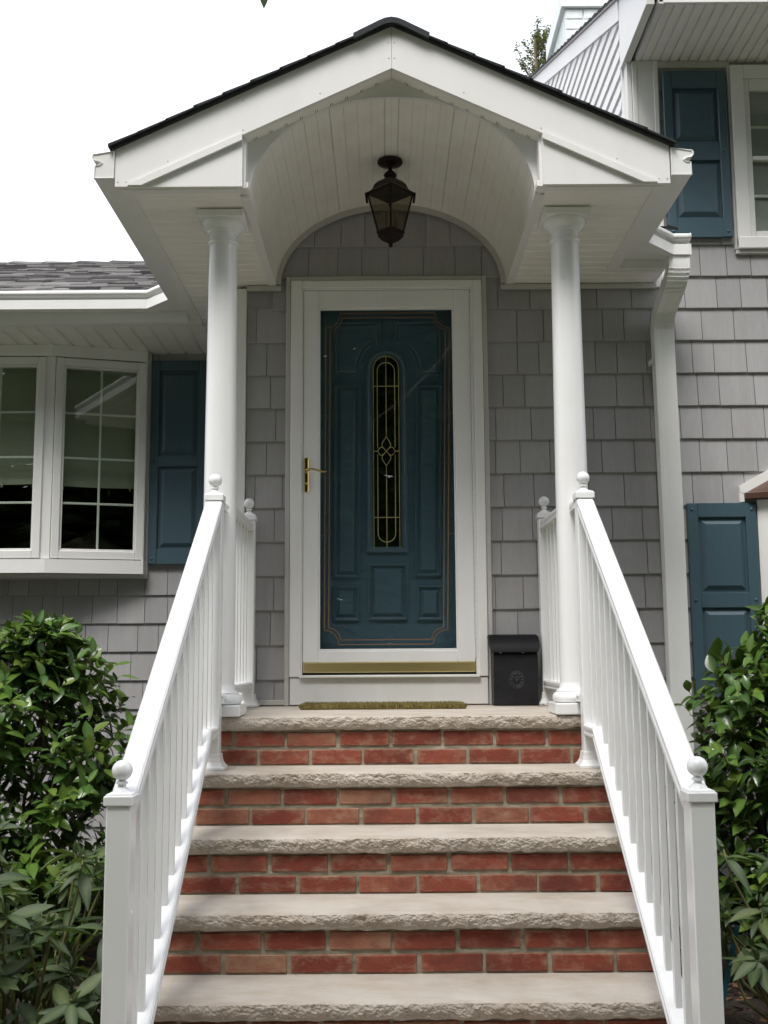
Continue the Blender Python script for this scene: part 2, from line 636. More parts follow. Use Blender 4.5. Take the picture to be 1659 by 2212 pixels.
# ------------------------------------------------------------------ ground and path
g = MB()
nx, ny = 40, 40
gv, gf = [], []
for j in range(ny + 1):
    for i in range(nx + 1):
        a, b = i / nx * 2 - 1, j / ny * 2 - 1
        x, y = math.copysign(abs(a) ** 3, a) * 150, math.copysign(abs(b) ** 3, b) * 150
        z = GZ - 0.02 + (0.035 * noise.noise((x * 1.3, y * 1.3, 3.0)) if abs(x) < 8 and abs(y) < 8 else 0)
        gv.append((x, y, z))
for j in range(ny):
    for i in range(nx):
        a = j * (nx + 1) + i
        gf.append((a, a + 1, a + nx + 2, a + nx + 1))
g._add(gv, gf)
tag(g.build('ground', M['ground'], smooth=True), kind='structure')
pth = MB().box(-0.95, 0.98, -9.0, -2.30, GZ - 0.1, GZ + 0.045, 0.01)
tag(pth.build('path', M['slab']), kind='structure')

# ------------------------------------------------------------------ house
house = thing('house', 'grey shingle-sided house with white trim and blue shutters behind the porch', 'house', (0, 0, GZ))

# solid walls (the siding lies on these)
w = MB()
w.box(-0.79, -0.46, 0, 0.15, GZ, 2.6)
w.box(0.41, 1.302, 0, 0.15, GZ, 2.6)
w.box(1.302, 4.5, 0, 0.15, GZ, 3.55)
w.box(-0.46, 0.41, 0, 0.15, 2.137, 2.75)
w.box(-0.46, 0.41, 0.0, 0.15, GZ, 0.12)
w.box(-0.79, -0.46, 0.002, 0.15, 2.6, 2.75)
w.box(-0.79, -0.64, 0.15, YW, GZ, 2.6)
front_wall = w.build('front_wall', M['siding'], house)
w = MB()
w.box(-4.5, -2.95, YW, YW + 0.15, GZ, 2.6)
w.box(-2.95, -1.52, YW, YW + 0.15, GZ, 0.76)
w.box(-2.95, -1.52, YW, YW + 0.15, 2.12, 2.6)
w.box(-1.52, -0.79, YW, YW + 0.15, GZ, 2.6)
wing_wall = w.build('wing_wall', M['siding'], house)

# --- siding shingles -------------------------------------------------
SH_W = [0.112, 0.126, 0.140, 0.154, 0.168, 0.182]


def shingle_mesh(wd_, h=EXPO + 0.012):
    """Tapered shingle, butt at z=0, face towards -y, slightly uneven butt edge."""
    b = MB()
    t0, t1 = 0.0155, 0.004
    e = 0.0012
    x0, x1 = 0.0018, wd_ - 0.0018
    vs = [(x0, 0, 0), (x1, 0, 0), (x1, -t0, 0), (x0, -t0, 0), (x0, -t0 - e, 0.003), (x1, -t0 - e, 0.003), (x0, -t1, h), (x1, -t1, h), (x0, 0, h), (x1, 0, h)]
    fs = [(0, 1, 2, 3), (3, 2, 5, 4), (4, 5, 7, 6), (6, 7, 9, 8), (0, 3, 4, 6, 8), (1, 9, 7, 5, 2)]
    b._add(vs, fs)
    return b.mesh('shingle', M['siding'])


SH_ME = {w_: shingle_mesh(w_) for w_ in SH_W}
shingles = []          # (loc, width, parent)


def shingle_rows(parent, y, x0, x1, zs, holes, seed):
    rnd = random.Random(seed)
    for k, z in enumerate(zs):
        x = x0 - rnd.uniform(0.0, 0.12)
        last = None
        while x < x1:
            wd_ = rnd.choice([q for q in SH_W if q != last])
            last = wd_
            a, b = max(x, x0), min(x + wd_, x1)
            x += wd_
            segs = [(a, b)]
            for hx0, hx1, hz0, hz1 in holes:
                if z + EXPO * 0.98 <= hz0 or z + 0.02 >= hz1: continue
                new = []
                for s0, s1 in segs:
                    if s1 <= hx0 or s0 >= hx1: new.append((s0, s1)); continue
                    if s0 < hx0: new.append((s0, hx0))
                    if s1 > hx1: new.append((hx1, s1))
                segs = new
            for s0, s1 in segs:
                if s1 - s0 > 0.012:
                    shingles.append((Vector((s0, y, z)), s1 - s0, parent))


zc = [0.127 + EXPO * i for i in range(-7, 19)]
# entry wall: left strip, arch, and everything right of the door; holes: door, upper window, bay window
shingle_rows(front_wall, 0.0, -0.752, 2.45, zc,
             [(-0.545, 0.485, -2, 2.213), (1.30, 1.44, 2.45, 3.5), (1.83, 3.0, 2.40, 3.39), (1.86, 3.0, -0.3, 1.00), (-0.752, 1.30, 2.62, 9), (-0.752, -0.62, 2.2, 9), (0.62, 1.26, 2.22, 9)], 3)
zl = [0.105 + 0.1727 * i for i in range(-7, 5)]
shingle_rows(wing_wall, YW, -2.9, -0.80, zl, [(-3.2, -1.52, 0.80, 2.5)], 5)
zl2 = [0.105 + 0.1727 * i for i in range(5, 13)]
shingle_rows(wing_wall, YW, -1.50, -0.80, zl2, [], 6)


def sh_score(s):
    c = s[0] + Vector((s[1] / 2, 0, EXPO / 2))
    u, v, d = project(c)
    vis = -0.03 < u < 1.03 and -0.02 < v < 1.02
    # hidden behind the bushes, shutters or above the porch ceiling: last
    hid = (c.y > 1 and c.z < -0.25) or (c.y < 1 and c.x > 1.3 and c.z < -0.2) or (c.y < 1 and c.z < -0.05) or (c.y > 1 and c.z > 0.85)
    return (0 if vis and not hid else 1, -s[1] / d)


shingles.sort(key=sh_score)
rest = {}
cache = {}
for i, (p, wd_, par) in enumerate(shingles):
    if i < 300:
        key = min(SH_W, key=lambda q: abs(q - wd_))
        if abs(key - wd_) < 0.0005:
            me = SH_ME[key]
        else:
            kk = round(wd_, 3)
            if kk not in cache: cache[kk] = shingle_mesh(kk)
            me = cache[kk]
        o = inst('shingle', me, p + Vector((0, 0, random.uniform(-0.001, 0.001))), par)
        o.scale = (wd_ / (key if me is SH_ME.get(key) else round(wd_, 3)), 1, 1)
    else:
        b = rest.setdefault(par.name, (MB(), par))[0]
        t0, t1, h = 0.0165, 0.004, EXPO + 0.012
        x0, x1 = p.x + 0.0018, p.x + wd_ - 0.0018
        vs = [(x0, p.y, p.z), (x1, p.y, p.z), (x1, p.y - t0, p.z), (x0, p.y - t0, p.z), (x0, p.y - t1, p.z + h), (x1, p.y - t1, p.z + h), (x0, p.y, p.z + h), (x1, p.y, p.z + h)]
        b._add(vs, [(0, 1, 2, 3), (3, 2, 5, 4), (4, 5, 7, 6), (0, 3, 4, 6), (1, 7, 5, 2)])
for b, par in rest.values():
    tag(b.build('covered_shingles', M['siding'], par), kind='stuff')

# corner board of the entry wall and foot trim
cb = MB().box(-0.808, -0.755, -0.032, 0.0, GZ + 0.05, 2.150, 0.003)
cb.box(-0.815, -0.790, 0.002, 0.09, GZ + 0.05, 2.150, 0.003)
cb.build('corner_board', M['white'], house)
MB().box(-0.752, -0.522, -0.026, -0.004, 0.004, 0.028, 0.002).build('starter_trim', M['trim_grey'], house)

# --- entry: casing, storm door, entry door ------------------------------
def DX(px, py):
    """Drawing coordinates of the door elevation -> x, z on the storm door's face."""
    t = (py - 240) / 1566.0
    l, r = 418 + 6 * t, 1023 + 32 * t
    s = (px - l) / (r - l)
    return -0.372 + 0.690 * s, 2.042 - 1.771 * t - 0.073 * t * (1 - t)


jc = MB()
jc.box(-0.547, -0.523, -0.034, 0.0, 0.0, 2.214, 0.003)
jc.box(0.473, 0.497, -0.034, 0.0, 0.0, 2.214, 0.003)
jc.box(-0.523, 0.473, -0.034, 0.0, 2.190, 2.214, 0.003)
jc.build('door_channel', M['trim_grey'], house)
cs = MB()
cs.box(-0.521, -0.464, -0.046, 0.0, 0.140, 2.188, 0.004)
cs.box(0.424, 0.471, -0.046, 0.0, 0.140, 2.188, 0.004)
cs.box(-0.464, 0.424, -0.046, 0.0, 2.146, 2.188, 0.004)
casing = cs.build('door_casing', M['white'], house)
MB().box(-0.519, 0.469, -0.040, 0.0, 0.004, 0.136, 0.003).build('kick_board', M['vinyl'], casing)
sl = MB().box(-0.470, 0.428, -0.062, -0.002, 0.136, 0.150, 0.003)
sl.build('door_sill', M['vinyl'], casing)
zb_ = MB()
for a, b_ in ((-0.464, -0.457), (0.411, 0.424)):
    zb_.box(a, b_, -0.041, -0.006, 0.152, 2.144, 0.002)
zb_.box(-0.457, 0.411, -0.041, -0.006, 2.138, 2.145, 0.002)
zb_.build('storm_frame', M['rail'], casing)

y0, y1 = -0.038, -0.010
storm = MB()
storm.box(-0.455, -0.378, y0, y1, 0.212, 2.136, 0.003)
storm.box(0.324, 0.408, y0, y1, 0.212, 2.136, 0.003)
storm.box(-0.378, 0.324, y0, y1, 2.042, 2.136, 0.003)
storm.box(-0.378, 0.324, y0, y1, 0.212, 0.270, 0.003)
storm_o = storm.build('storm_door', M['rail'], house)
bd = MB()
bw = 0.010
for (a, b_, c, d) in ((-0.378, -0.369, 0.270, 2.042), (0.315, 0.324, 0.270, 2.042)):
    bd.box(a, b_, y0 + 0.004, y1, c, d, 0.002)
bd.box(-0.369, 0.315, y0 + 0.004, y1, 2.034, 2.042, 0.002)
bd.box(-0.369, 0.315, y0 + 0.004, y1, 0.270, 0.279, 0.002)
bd.build('glazing_bead', M['rail'], storm_o)
MB().box(-0.372, 0.318, -0.023, -0.019, 0.276, 2.038).build('glass_pane', M['storm_glass'], storm_o)
MB().box(-0.453, 0.406, y0 - 0.004, y1, 0.163, 0.211, 0.002).build('kick_plate', M['brass_brushed'], storm_o)
MB().box(-0.457, 0.410, y0 + 0.006, y1, 0.151, 0.162).build('door_sweep', M['rubber'], storm_o)
hg = MB()
for i in range(60):
    z = 0.23 + i * 0.0315
    hg.box(0.4085, 0.4130, -0.045, -0.036, z, z + 0.029, 0.001)
hg.build('hinge', M['rail'], storm_o)
# latch handle: back plate, lever and keyhole
hp = MB().box(-0.449, -0.427, y0 - 0.008, y0, 1.070, 1.249, 0.004)
handle = hp.build('handle', M['brass'], storm_o)
hl = MB()
hl.M = Matrix.Rotation(R(90), 4, 'X')
hl.M = None
lever = [(-0.438, y0 - 0.008, 1.178), (-0.438, y0 - 0.045, 1.178), (-0.425, y0 - 0.052, 1.180), (-0.405, y0 - 0.052, 1.183), (-0.385, y0 - 0.052, 1.178), (-0.362, y0 - 0.052, 1.170), (-0.343, y0 - 0.051, 1.168), (-0.335, y0 - 0.050, 1.172)]
hl.tube(lever, 0.0065, 8, r1=0.0042)
hl.sphere((-0.438, y0 - 0.012, 1.178), 0.0105, 12, 8)
hl.sphere((-0.438, y0 - 0.010, 1.115), 0.0070, 12, 8)
hl.build('lever', M['brass'], storm_o, smooth=True)


def line_strip(mb, pts, wd_, y, th=0.0012):
    """Thin raised line drawn on a vertical face."""
    for a, b_ in zip(pts[:-1], pts[1:]):
        a, b_ = Vector((a[0], 0, a[1])), Vector((b_[0], 0, b_[1]))
        t = (b_ - a)
        if t.length < 1e-6: continue
        t.normalize()
        n = Vector((-t.z, 0, t.x)) * wd_ / 2
        a2, b2 = a - t * wd_ * 0.35, b_ + t * wd_ * 0.35
        q = [a2 + n, b2 + n, b2 - n, a2 - n]
        mb._add([(p.x, y, p.z) for p in q] + [(p.x, y + th, p.z) for p in q], [(0, 1, 2, 3), (7, 6, 5, 4), (0, 4, 5, 1), (1, 5, 6, 2), (2, 6, 7, 3), (3, 7, 4, 0)])


def notched(px0, px1, py0, py1, n):
    """Border with concave quarter-round corners in drawing coordinates."""
    pts = []
    def corner(cx, cy, a0, a1):
        for i in range(7):
            a = R(a0 + (a1 - a0) * i / 6)
            pts.append((cx + n * math.cos(a), cy + n * math.sin(a)))
    corner(px0, py0, 90, 0)
    corner(px1, py0, 180, 90)
    corner(px1, py1, 270, 180)
    corner(px0, py1, 360, 270)
    pts.append(pts[0])
    return [DX(*p) for p in pts]


dec = MB()
line_strip(dec, notched(446, 1011, 262, 1778, 66), 0.0042, -0.0245)
line_strip(dec, notched(466, 992, 283, 1757, 54), 0.0042, -0.0245)
for a, b_ in (((419, 730), (446, 730)), ((420, 1278), (446, 1278)), ((1004, 722), (1034, 722)), ((1014, 1274), (1043, 1274)), ((722, 240), (722, 262)), ((742, 1778), (742, 1804))):
    line_strip(dec, [DX(*a), DX(*b_)], 0.003, -0.0245)
dec.build('bevel_line', M['etch'], storm_o)

# the blue panelled entry door behind the glass
YD = 0.050
KD = 1.0146


def EX(px, py):
    x, z = DX(px, py)
    return CAM['cx'] + (x - CAM['cx']) * KD, CAM['h'] + (z - CAM['h']) * KD


ed = MB().box(-0.452, 0.402, YD, YD + 0.045, 0.153, 2.135, 0.002)
entry = ed.build('entry_door', M['door_blue'], house)


def offset_poly(poly, d):
    """Move a closed 2D outline inwards by d (counter-clockwise)."""
    n = len(poly)
    out = []
    for i in range(n):
        a, b, c = Vector(poly[i - 1]), Vector(poly[i]), Vector(poly[(i + 1) % n])
        e1, e2 = (b - a).normalized(), (c - b).normalized()
        n1, n2 = Vector((-e1.y, e1.x)), Vector((-e2.y, e2.x))
        bis = (n1 + n2)
        if bis.length < 1e-6: bis = n1
        bis.normalize()
        k = d / max(0.35, bis.dot(n1))
        out.append((b.x + bis.x * k, b.y + bis.y * k))
    return out


def area2(poly):
    return sum(poly[i - 1][0] * poly[i][1] - poly[i][0] * poly[i - 1][1] for i in range(len(poly)))


def moulded(mb, poly, y, steps, fill=True):
    """Rings of (inset, depth towards the viewer) form mouldings and a raised field."""
    if area2(poly) < 0: poly = poly[::-1]
    rings = [offset_poly(poly, s) if s else poly for s, _ in steps]
    n = len(poly)
    vs = []
    for ring, (_, d) in zip(rings, steps):
        vs += [(p[0], y - d, p[1]) for p in ring]
    fs = []
    for k in range(len(steps) - 1):
        for i in range(n):
            j = (i + 1) % n
            fs.append((k * n + i, k * n + j, (k + 1) * n + j, (k + 1) * n + i))
    if fill:
        fs.append([(len(steps) - 1) * n + i for i in range(n)])
    mb._add(vs, fs)


DOOR_STEPS = [(0.0, -0.001), (0.003, 0.013), (0.009, 0.014), (0.014, 0.002), (0.018, -0.0005), (0.022, -0.0005), (0.036, 0.013)]


def rect(px0, px1, py0, py1):
    return [EX(px0, py1), EX(px1, py1), EX(px1, py0), EX(px0, py0)]


for r_ in ((645, 828, 1410, 1670), (485, 607, 1510, 1672), (868, 990, 1510, 1672), (485, 607, 590, 1475), (858, 982, 590, 1470)):
    b = MB()
    moulded(b, rect(*r_), YD, DOOR_STEPS)
    b.build('door_panel', M['door_blue'], entry, recalc=False)
for sgn in (-1, 1):
    cxp, cyp, rad = 728, 520, 128
    pts = []
    def mp(px): return px if sgn < 0 else 2 * 728 - px + 4
    out = [(485, 552), (485, 300), (700, 300), (700, cyp - rad + 3)]
    for i in range(9):
        a = R(102 + 76 * i / 8)
        out.append((cxp + rad * math.cos(a), cyp - rad * math.sin(a)))
    out.append((600, 552))
    poly = [EX(mp(p[0]), p[1]) for p in out]
    b = MB()
    moulded(b, poly, YD, [(0.0, -0.001), (0.003, 0.008), (0.008, 0.009), (0.012, 0.003), (0.016, 0.001), (0.026, 0.008)])
    b.build('door_panel', M['door_blue'], entry, recalc=False)


def arch_outline(x0, x1, ztop, zbot, n=14):
    cx_, r_ = (x0 + x1) / 2, (x1 - x0) / 2
    pts = [(x0, zbot), (x1, zbot)]
    for i in range(n + 1):
        a = math.pi * i / n
        pts.append((cx_ + r_ * math.cos(a), ztop - r_ + r_ * math.sin(a)))
    return pts


xa, za_ = EX(637, 1362)
xb, _ = EX(829, 1362)
_, zt_ = EX(728, 432)
b = MB()
outl = arch_outline(xa, xb, zt_, za_)
moulded(b, outl, YD, [(0.0, -0.001), (0.004, 0.014), (0.012, 0.016), (0.020, 0.010), (0.028, 0.012), (0.034, 0.004)], fill=False)
b.build('lite_frame', M['door_blue'], entry, recalc=False)
xg0, zg0 = EX(672, 1338)
xg1, _ = EX(790, 1338)
_, zg1 = EX(728, 463)
b = MB()
b.prism(arch_outline(xg0 - 0.004, xg1 + 0.004, zg1 + 0.004, zg0 - 0.004), 'y', YD - 0.006, YD + 0.01)
b.build('lite_glass', M['lite'], entry)
cm = MB()
yc = YD - 0.009
cxg = (xg0 + xg1) / 2


def came(pts, r=0.0022, closed=False):
    cm.tube([(p[0], yc, p[1]) for p in pts], r, 5, closed)


came(arch_outline(xg0, xg1, zg1, zg0), 0.0020, True)
zE = lambda py: EX(728, py)[1]
xl, xr = xg0 + 0.021, xg1 - 0.021
rr = (xr - xl) / 2
zt2, zb2 = zE(492), zE(1312)
zc_ = zE(897)
dz = 0.077
came([(xl, zc_ - 0.018), (xl, zb2 + rr)] + [(cxg - rr * math.cos(R(180 * i / 12)), zb2 + rr - rr * math.sin(R(180 * i / 12))) for i in range(13)] + [(xr, zc_ - 0.018)])
came([(xl, zc_ + 0.018), (xl, zt2 - rr)] + [(cxg - rr * math.cos(R(180 * i / 12)), zt2 - rr + rr * math.sin(R(180 * i / 12))) for i in range(13)] + [(xr, zc_ + 0.018)])
came([(cxg, zg1), (cxg, zc_ + dz)])
came([(cxg, zg0), (cxg, zc_ - dz)])
came([(xg0, zE(600)), (xg1, zE(600))])
came([(xg0, zE(1199)), (xg1, zE(1199))])
for s in (1, -1):
    q = [(0, 0), (0.014, 0.016), (0.0225, 0.027), (0.023, 0.038), (0.014, 0.055), (0, dz)]
    for sx in (1, -1):
        came([(cxg + sx * a, zc_ + s * c) for a, c in q])
        came([(cxg + s * a, zc_ + sx * c) for a, c in [(0, 0), (0.014, 0.016), (0.024, 0.021), (0.034, 0.019), (0.046, 0.0)]])
    came([(cxg + s * 0.046, zc_), (cxg + s * (xg1 - cxg), zc_)])
cm.build('brass_came', M['came'], entry, smooth=True)
# small vestibule behind the opening so no light leaks round the door
vb = MB().box(-0.6, 0.55, 0.16, 0.20, -0.2, 2.4)
vb.build('vestibule_wall', M['dark_room'], house)

# --- shutters -------------------------------------------------------------
def shutter(x0, x1, y, z0, z1, panels, stile=0.052):
    """Louvre-less raised-panel shutter; y is the wall face it hangs on."""
    f, t = y - 0.042, 0.020
    b = MB()
    b.box(x0, x0 + stile, f, y - 0.018, z0, z1, 0.004)
    b.box(x1 - stile, x1, f, y - 0.018, z0, z1, 0.004)
    edges = [z0] + [q for p in panels for q in p] + [z1]
    for i in range(0, len(edges), 2):
        b.box(x0 + stile, x1 - stile, f + 0.0012, y - 0.018, edges[i], edges[i + 1], 0.0015)
    o = b.build('shutter', M['shutter'], house)
    for p0, p1 in panels:
        q = MB()
        pl = [(x0 + stile, p0), (x1 - stile, p0), (x1 - stile, p1), (x0 + stile, p1)]
        moulded(q, pl, f, [(-0.004, -0.018), (0.012, -0.017), (0.036, -0.003)])
        q.build('panel', M['shutter'], o, recalc=False)
    bt = []
    for zz in (z0 + 0.033, (panels[0][1] + panels[1][0]) / 2, z1 - 0.033):
        for xx in (x0 + 0.025, x1 - 0.025):
            q = MB().sphere((xx, f, zz), 0.0085, 10, 6, sy=0.6)
            q.build('bolt', M['shutter'], o, smooth=True)
    return o


shutter(1.494, 1.846, 0.0, 0.030, 1.003, [(0.092, 0.473), (0.548, 0.931)], 0.055)
shutter(1.462, 1.800, 0.0, 2.412, 3.345, [(2.517, 2.838), (2.942, 3.245)], 0.048)
shutter(-1.5025, -1.148, YW, 0.812, 2.098, [(0.905, 1.420), (1.490, 2.035)], 0.055)

# --- windows ----------------------------------------------------------------
def casement(M_, w_, z0, z1, cols, rows, name='window'):
    """Casement in a local frame: x along the panel 0..w, -y outwards."""
    b = MB(M_)
    s = 0.048
    b.box(0, s, -0.030, 0.03, z0, z1, 0.004)
    b.box(w_ - s, w_, -0.030, 0.03, z0, z1, 0.004)
    b.box(s, w_ - s, -0.030, 0.03, z1 - s, z1, 0.004)
    b.box(s, w_ - s, -0.030, 0.03, z0, z0 + s, 0.004)
    o = b.build(name, M['vinyl'], house)
    # inner stop, set back
    b = MB(M_)
    i = s + 0.012
    for q in ((s, i, z0 + s, z1 - s), (w_ - i, w_ - s, z0 + s, z1 - s), (i, w_ - i, z1 - i, z1 - s), (i, w_ - i, z0 + s, z0 + i)):
        b.box(q[0], q[1], -0.018, 0.02, q[2], q[3], 0.002)
    b.build('sash_stop', M['vinyl'], o)
    MB(M_).box(i - 0.004, w_ - i + 0.004, -0.006, -0.002, z0 + i - 0.004, z1 - i + 0.004).build('pane', M['glass'], o)
    gw = 0.014
    for k in range(1, cols):
        x = i + (w_ - 2 * i) * k / cols
        MB(M_).box(x - gw / 2, x + gw / 2, -0.0005, 0.006, z0 + i, z1 - i, 0.002).build('muntin', M['vinyl'], o)
    for k in range(1, rows):
        z = z0 + i + (z1 - z0 - 2 * i) * k / rows
        MB(M_).box(i, w_ - i, 0.0003, 0.0068, z - gw / 2, z + gw / 2, 0.002).build('muntin', M['vinyl'], o)
    return o


# bow window of the left wing
ZW0, ZW1 = 0.836, 2.072
pB0, pB1 = Vector((-2.050, 0.995, 0)), Vector((-1.530, 1.150, 0))
ang = math.atan2(pB1.y - pB0.y, pB1.x - pB0.x)
MBow = Matrix.Translation(pB0) @ Matrix.Rotation(ang, 4, 'Z')
casement(MBow, (pB1 - pB0).length, ZW0, ZW1, 2, 4)
casement(Matrix.Translation((-2.668, 0.985, 0)), 0.565, ZW0, ZW1, 2, 4)
b = MB()
b.prism([(-2.103, 0.968), (-2.050, 0.972), (-2.033, 1.06), (-2.117, 1.06)], 'z', ZW0 - 0.002, ZW1 + 0.004)
b.prism([(-1.5305, 1.120), (-1.520, 1.124), (-1.520, YW), (-1.566, YW)], 'z', 0.745, 2.145)
b.build('window_post', M['white'], house)
hd = [(-2.80, 0.955), (-2.07, 0.960), (-1.518, 1.114), (-1.518, YW + 0.02), (-2.80, YW + 0.02)]
MB().prism(hd, 'z', ZW1 + 0.006, 2.149).build('window_head', M['white'], house)
sl_ = [(-2.80, 0.945), (-2.07, 0.950), (-1.516, 1.108), (-1.516, YW + 0.01), (-2.80, YW + 0.01)]
MB().prism(sl_, 'z', 0.748, ZW0 - 0.006).build('window_seat', M['white'], house)
MB().prism([(-2.80, 0.975), (-2.07, 0.980), (-1.508, 1.138), (-1.508, YW + 0.012), (-2.80, YW + 0.012)], 'z', 0.724, 0.7465).build('window_base', M['trim_grey'], house)
MB().box(-1.5195, -1.503, YW - 0.030, YW, 0.73, 2.148, 0.002).build('window_channel', M['trim_grey'], house)
# dark room behind the bow window with a fabric roman shade
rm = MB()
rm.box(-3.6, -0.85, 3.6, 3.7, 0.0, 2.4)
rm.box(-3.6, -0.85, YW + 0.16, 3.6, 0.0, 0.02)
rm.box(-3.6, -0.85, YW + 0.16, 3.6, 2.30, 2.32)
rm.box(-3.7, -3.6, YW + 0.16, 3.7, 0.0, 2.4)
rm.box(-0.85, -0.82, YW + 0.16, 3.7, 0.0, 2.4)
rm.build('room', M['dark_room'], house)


def roman_shade(M_, w_, zb, zt):
    b = MB(M_)
    n = 40
    vs, fs = [], []
    for k in range(n + 1):
        z = zb + (zt - zb) * k / n
        y = 0.055 + 0.010 * math.sin((z - zb) * 26) * max(0, 1 - (z - zb) * 2.6)
        vs += [(0.02, y, z), (w_ * 0.5, y + 0.003, z - 0.004), (w_ - 0.02, y, z)]
        if k:
            a = (k - 1) * 3
            fs += [(a, a + 1, a + 4, a + 3), (a + 1, a + 2, a + 5, a + 4)]
    b._add(vs, fs)
    for k, q in ((0.10, 0), (0.5, 0), (0.84, 0)):
        b.box(w_ * k, w_ * k + 0.012, 0.048, 0.056, zb - 0.022, zb + 0.006)
    return b.build('roman_shade', M['cloth'], house, smooth=True)


roman_shade(MBow @ Matrix.Translation((0, 0.02, 0)), (pB1 - pB0).length, 1.29, 2.10)
roman_shade(Matrix.Translation((-2.668, 1.005, 0)), 0.565, 1.30, 2.10)
sf = MB()
sf.sphere((-2.02, 1.75, 0.80), 0.30, 20, 12, sx=1.0, sy=0.30, sz=0.85)
sf.sphere((-1.55, 1.75, 0.78), 0.27, 20, 12, sx=1.0, sy=0.30, sz=0.80)
sf.box(-2.9, -1.2, 1.82, 1.95, 0.03, 0.90, 0.03)
sofa = sf.build('sofa', M['cloth2'], smooth=True)
tag(sofa, 'dim patterned sofa back seen through the bow window panes', 'sofa')

# upper double-hung window, cut by the right edge of the picture
uw = MB()
X0, Z0, Z1 = 1.826, 2.338, 3.378
uw.box(X0, X0 + 0.070, -0.040, 0.0, Z0 + 0.03, Z1, 0.004)
uw.box(X0 + 0.070, 2.62, -0.040, 0.0, Z1 - 0.075, Z1, 0.004)
uw.box(2.55, 2.62, -0.0395, 0.0, Z0 + 0.03, Z1 - 0.075, 0.004)
uw.box(X0, 2.62, -0.046, 0.0, Z0 + 0.010, Z0 + 0.075, 0.004)
uwo = uw.build('window', M['white'], house)
MB().box(X0 - 0.012, 2.64, -0.030, 0.0, Z0 - 0.014, Z0 + 0.008, 0.003).build('window_channel', M['trim_grey'], uwo)
MB().box(X0 - 0.016, X0 - 0.001, -0.030, 0.0, Z0 + 0.009, Z1 + 0.012, 0.003).build('window_channel', M['trim_grey'], uwo)
fr_ = MB()
fr_.box(X0 + 0.071, X0 + 0.100, -0.028, 0.03, 2.414, 3.302, 0.003)
fr_.box(X0 + 0.1005, 2.55, -0.028, 0.03, 3.238, 3.302, 0.003)
fr_.box(X0 + 0.1005, 2.55, -0.030, 0.03, 2.414, 2.448, 0.003)
fr_.box(X0 + 0.1005, 2.55, -0.029, 0.03, 2.842, 2.866, 0.003)
fr_.build('sash', M['vinyl'], uwo)
MB().box(X0 + 0.098, 2.55, -0.0175, -0.0145, 2.445, 2.845).build('pane', M['glass'], uwo)
MB().box(X0 + 0.098, 2.55, -0.0105, -0.0075, 2.862, 3.24).build('pane', M['glass'], uwo)
MB().box(X0 + 0.101, 2.55, -0.006, 0.004, 3.030, 3.046, 0.002).build('muntin', M['vinyl'], uwo)
MB().box(X0 + 0.101, 2.55, -0.013, -0.002, 2.640, 2.656, 0.002).build('muntin', M['vinyl'], uwo)
MB().box(X0 + 0.02, 2.6, 0.001, 0.012, 2.40, 3.32).build('dark_backing', M['dark_room'], uwo)  # near-black sheet behind the panes, painted in place of an unlit room

# lower bay window at the right edge: brown metal roof, white flashing, frame
by = MB()
by.prism([(1.770, 1.060), (1.795, 1.050), (2.45, 1.42), (2.45, 1.47), (1.768, 1.090)], 'y', -0.036, 0.0)
by.box(1.768, 1.792, -0.034, 0.0, 1.006, 1.062, 0.003)
bay = by.build('bay_flashing', M['white'], house)
br = MB()
v_ = [(1.793, -0.03, 1.058), (1.793, -0.052, 1.022), (2.5, -0.46, 1.022), (2.5, -0.03, 1.44), (1.793, -0.03, 1.022), (2.5, -0.03, 1.022), (2.5, -0.46, 1.050), (1.793, -0.052, 1.050)]
br._add(v_, [(0, 7, 6, 3), (7, 1, 2, 6), (1, 4, 5, 2), (0, 4, 1, 7), (3, 6, 2, 5)])
br.build('bay_roof', M['bay_roof'], bay)
bf = MB()
pb = [(1.852, -0.034), (1.880, -0.052), (2.5, -0.40), (2.5, -0.034)]
bf.prism(pb, 'z', -0.2, 1.018)
bf.build('bay_frame', M['white'], bay)
mb_ = Matrix.Translation((1.915, -0.074, 0)) @ Matrix.Rotation(math.atan2(-0.348, 0.62), 4, 'Z')
q = MB(mb_)
q.box(0, 0.5, -0.012, 0.004, -0.1, 0.985, 0.004)
q.build('bay_sash', M['vinyl'], bay)
q = MB(mb_)
q.box(0.05, 0.45, -0.0145, -0.0125, 0.0, 0.93)
q.build('bay_pane', M['glass'], bay)

# --- left wing eave: soffit panels, fascia, roof ------------------------------
ZLS = 2.150
YE = 0.540
x = -3.6
rnd = random.Random(11)
ws = MB().box(-3.6, -1.085, YE, YE + 0.055, ZLS - 0.006, ZLS + 0.05, 0.002).build('eave_trim', M['white'], house)
spm = MB()
spm._add([(0.004, 0, 0.006), (0.012, 0, 0), (0.098, 0, 0), (0.106, 0, 0.006), (0.004, 0.62, 0.006), (0.012, 0.62, 0), (0.098, 0.62, 0), (0.106, 0.62, 0.006), (0.055, 0, 0.002), (0.055, 0.62, 0.002)],
         [(0, 1, 5, 4), (1, 2, 6, 5), (2, 3, 7, 6)])
sp_me = spm.mesh('soffit_panel', M['soffit'])
wing_soffit = MB().box(-3.6, -0.80, YE + 0.01, YW + 0.1, ZLS + 0.008, ZLS + 0.03).build('wing_soffit', M['soffit'], house)
k = 0
while x < -0.85:
    inst('soffit_panel', sp_me, (x, YE + 0.056, ZLS), wing_soffit)
    x += 0.110
MB().box(-3.6, -1.16, YE - 0.018, YE - 0.001, ZLS - 0.004, ZLS + 0.165, 0.002).build('wing_fascia', M['white'], house)
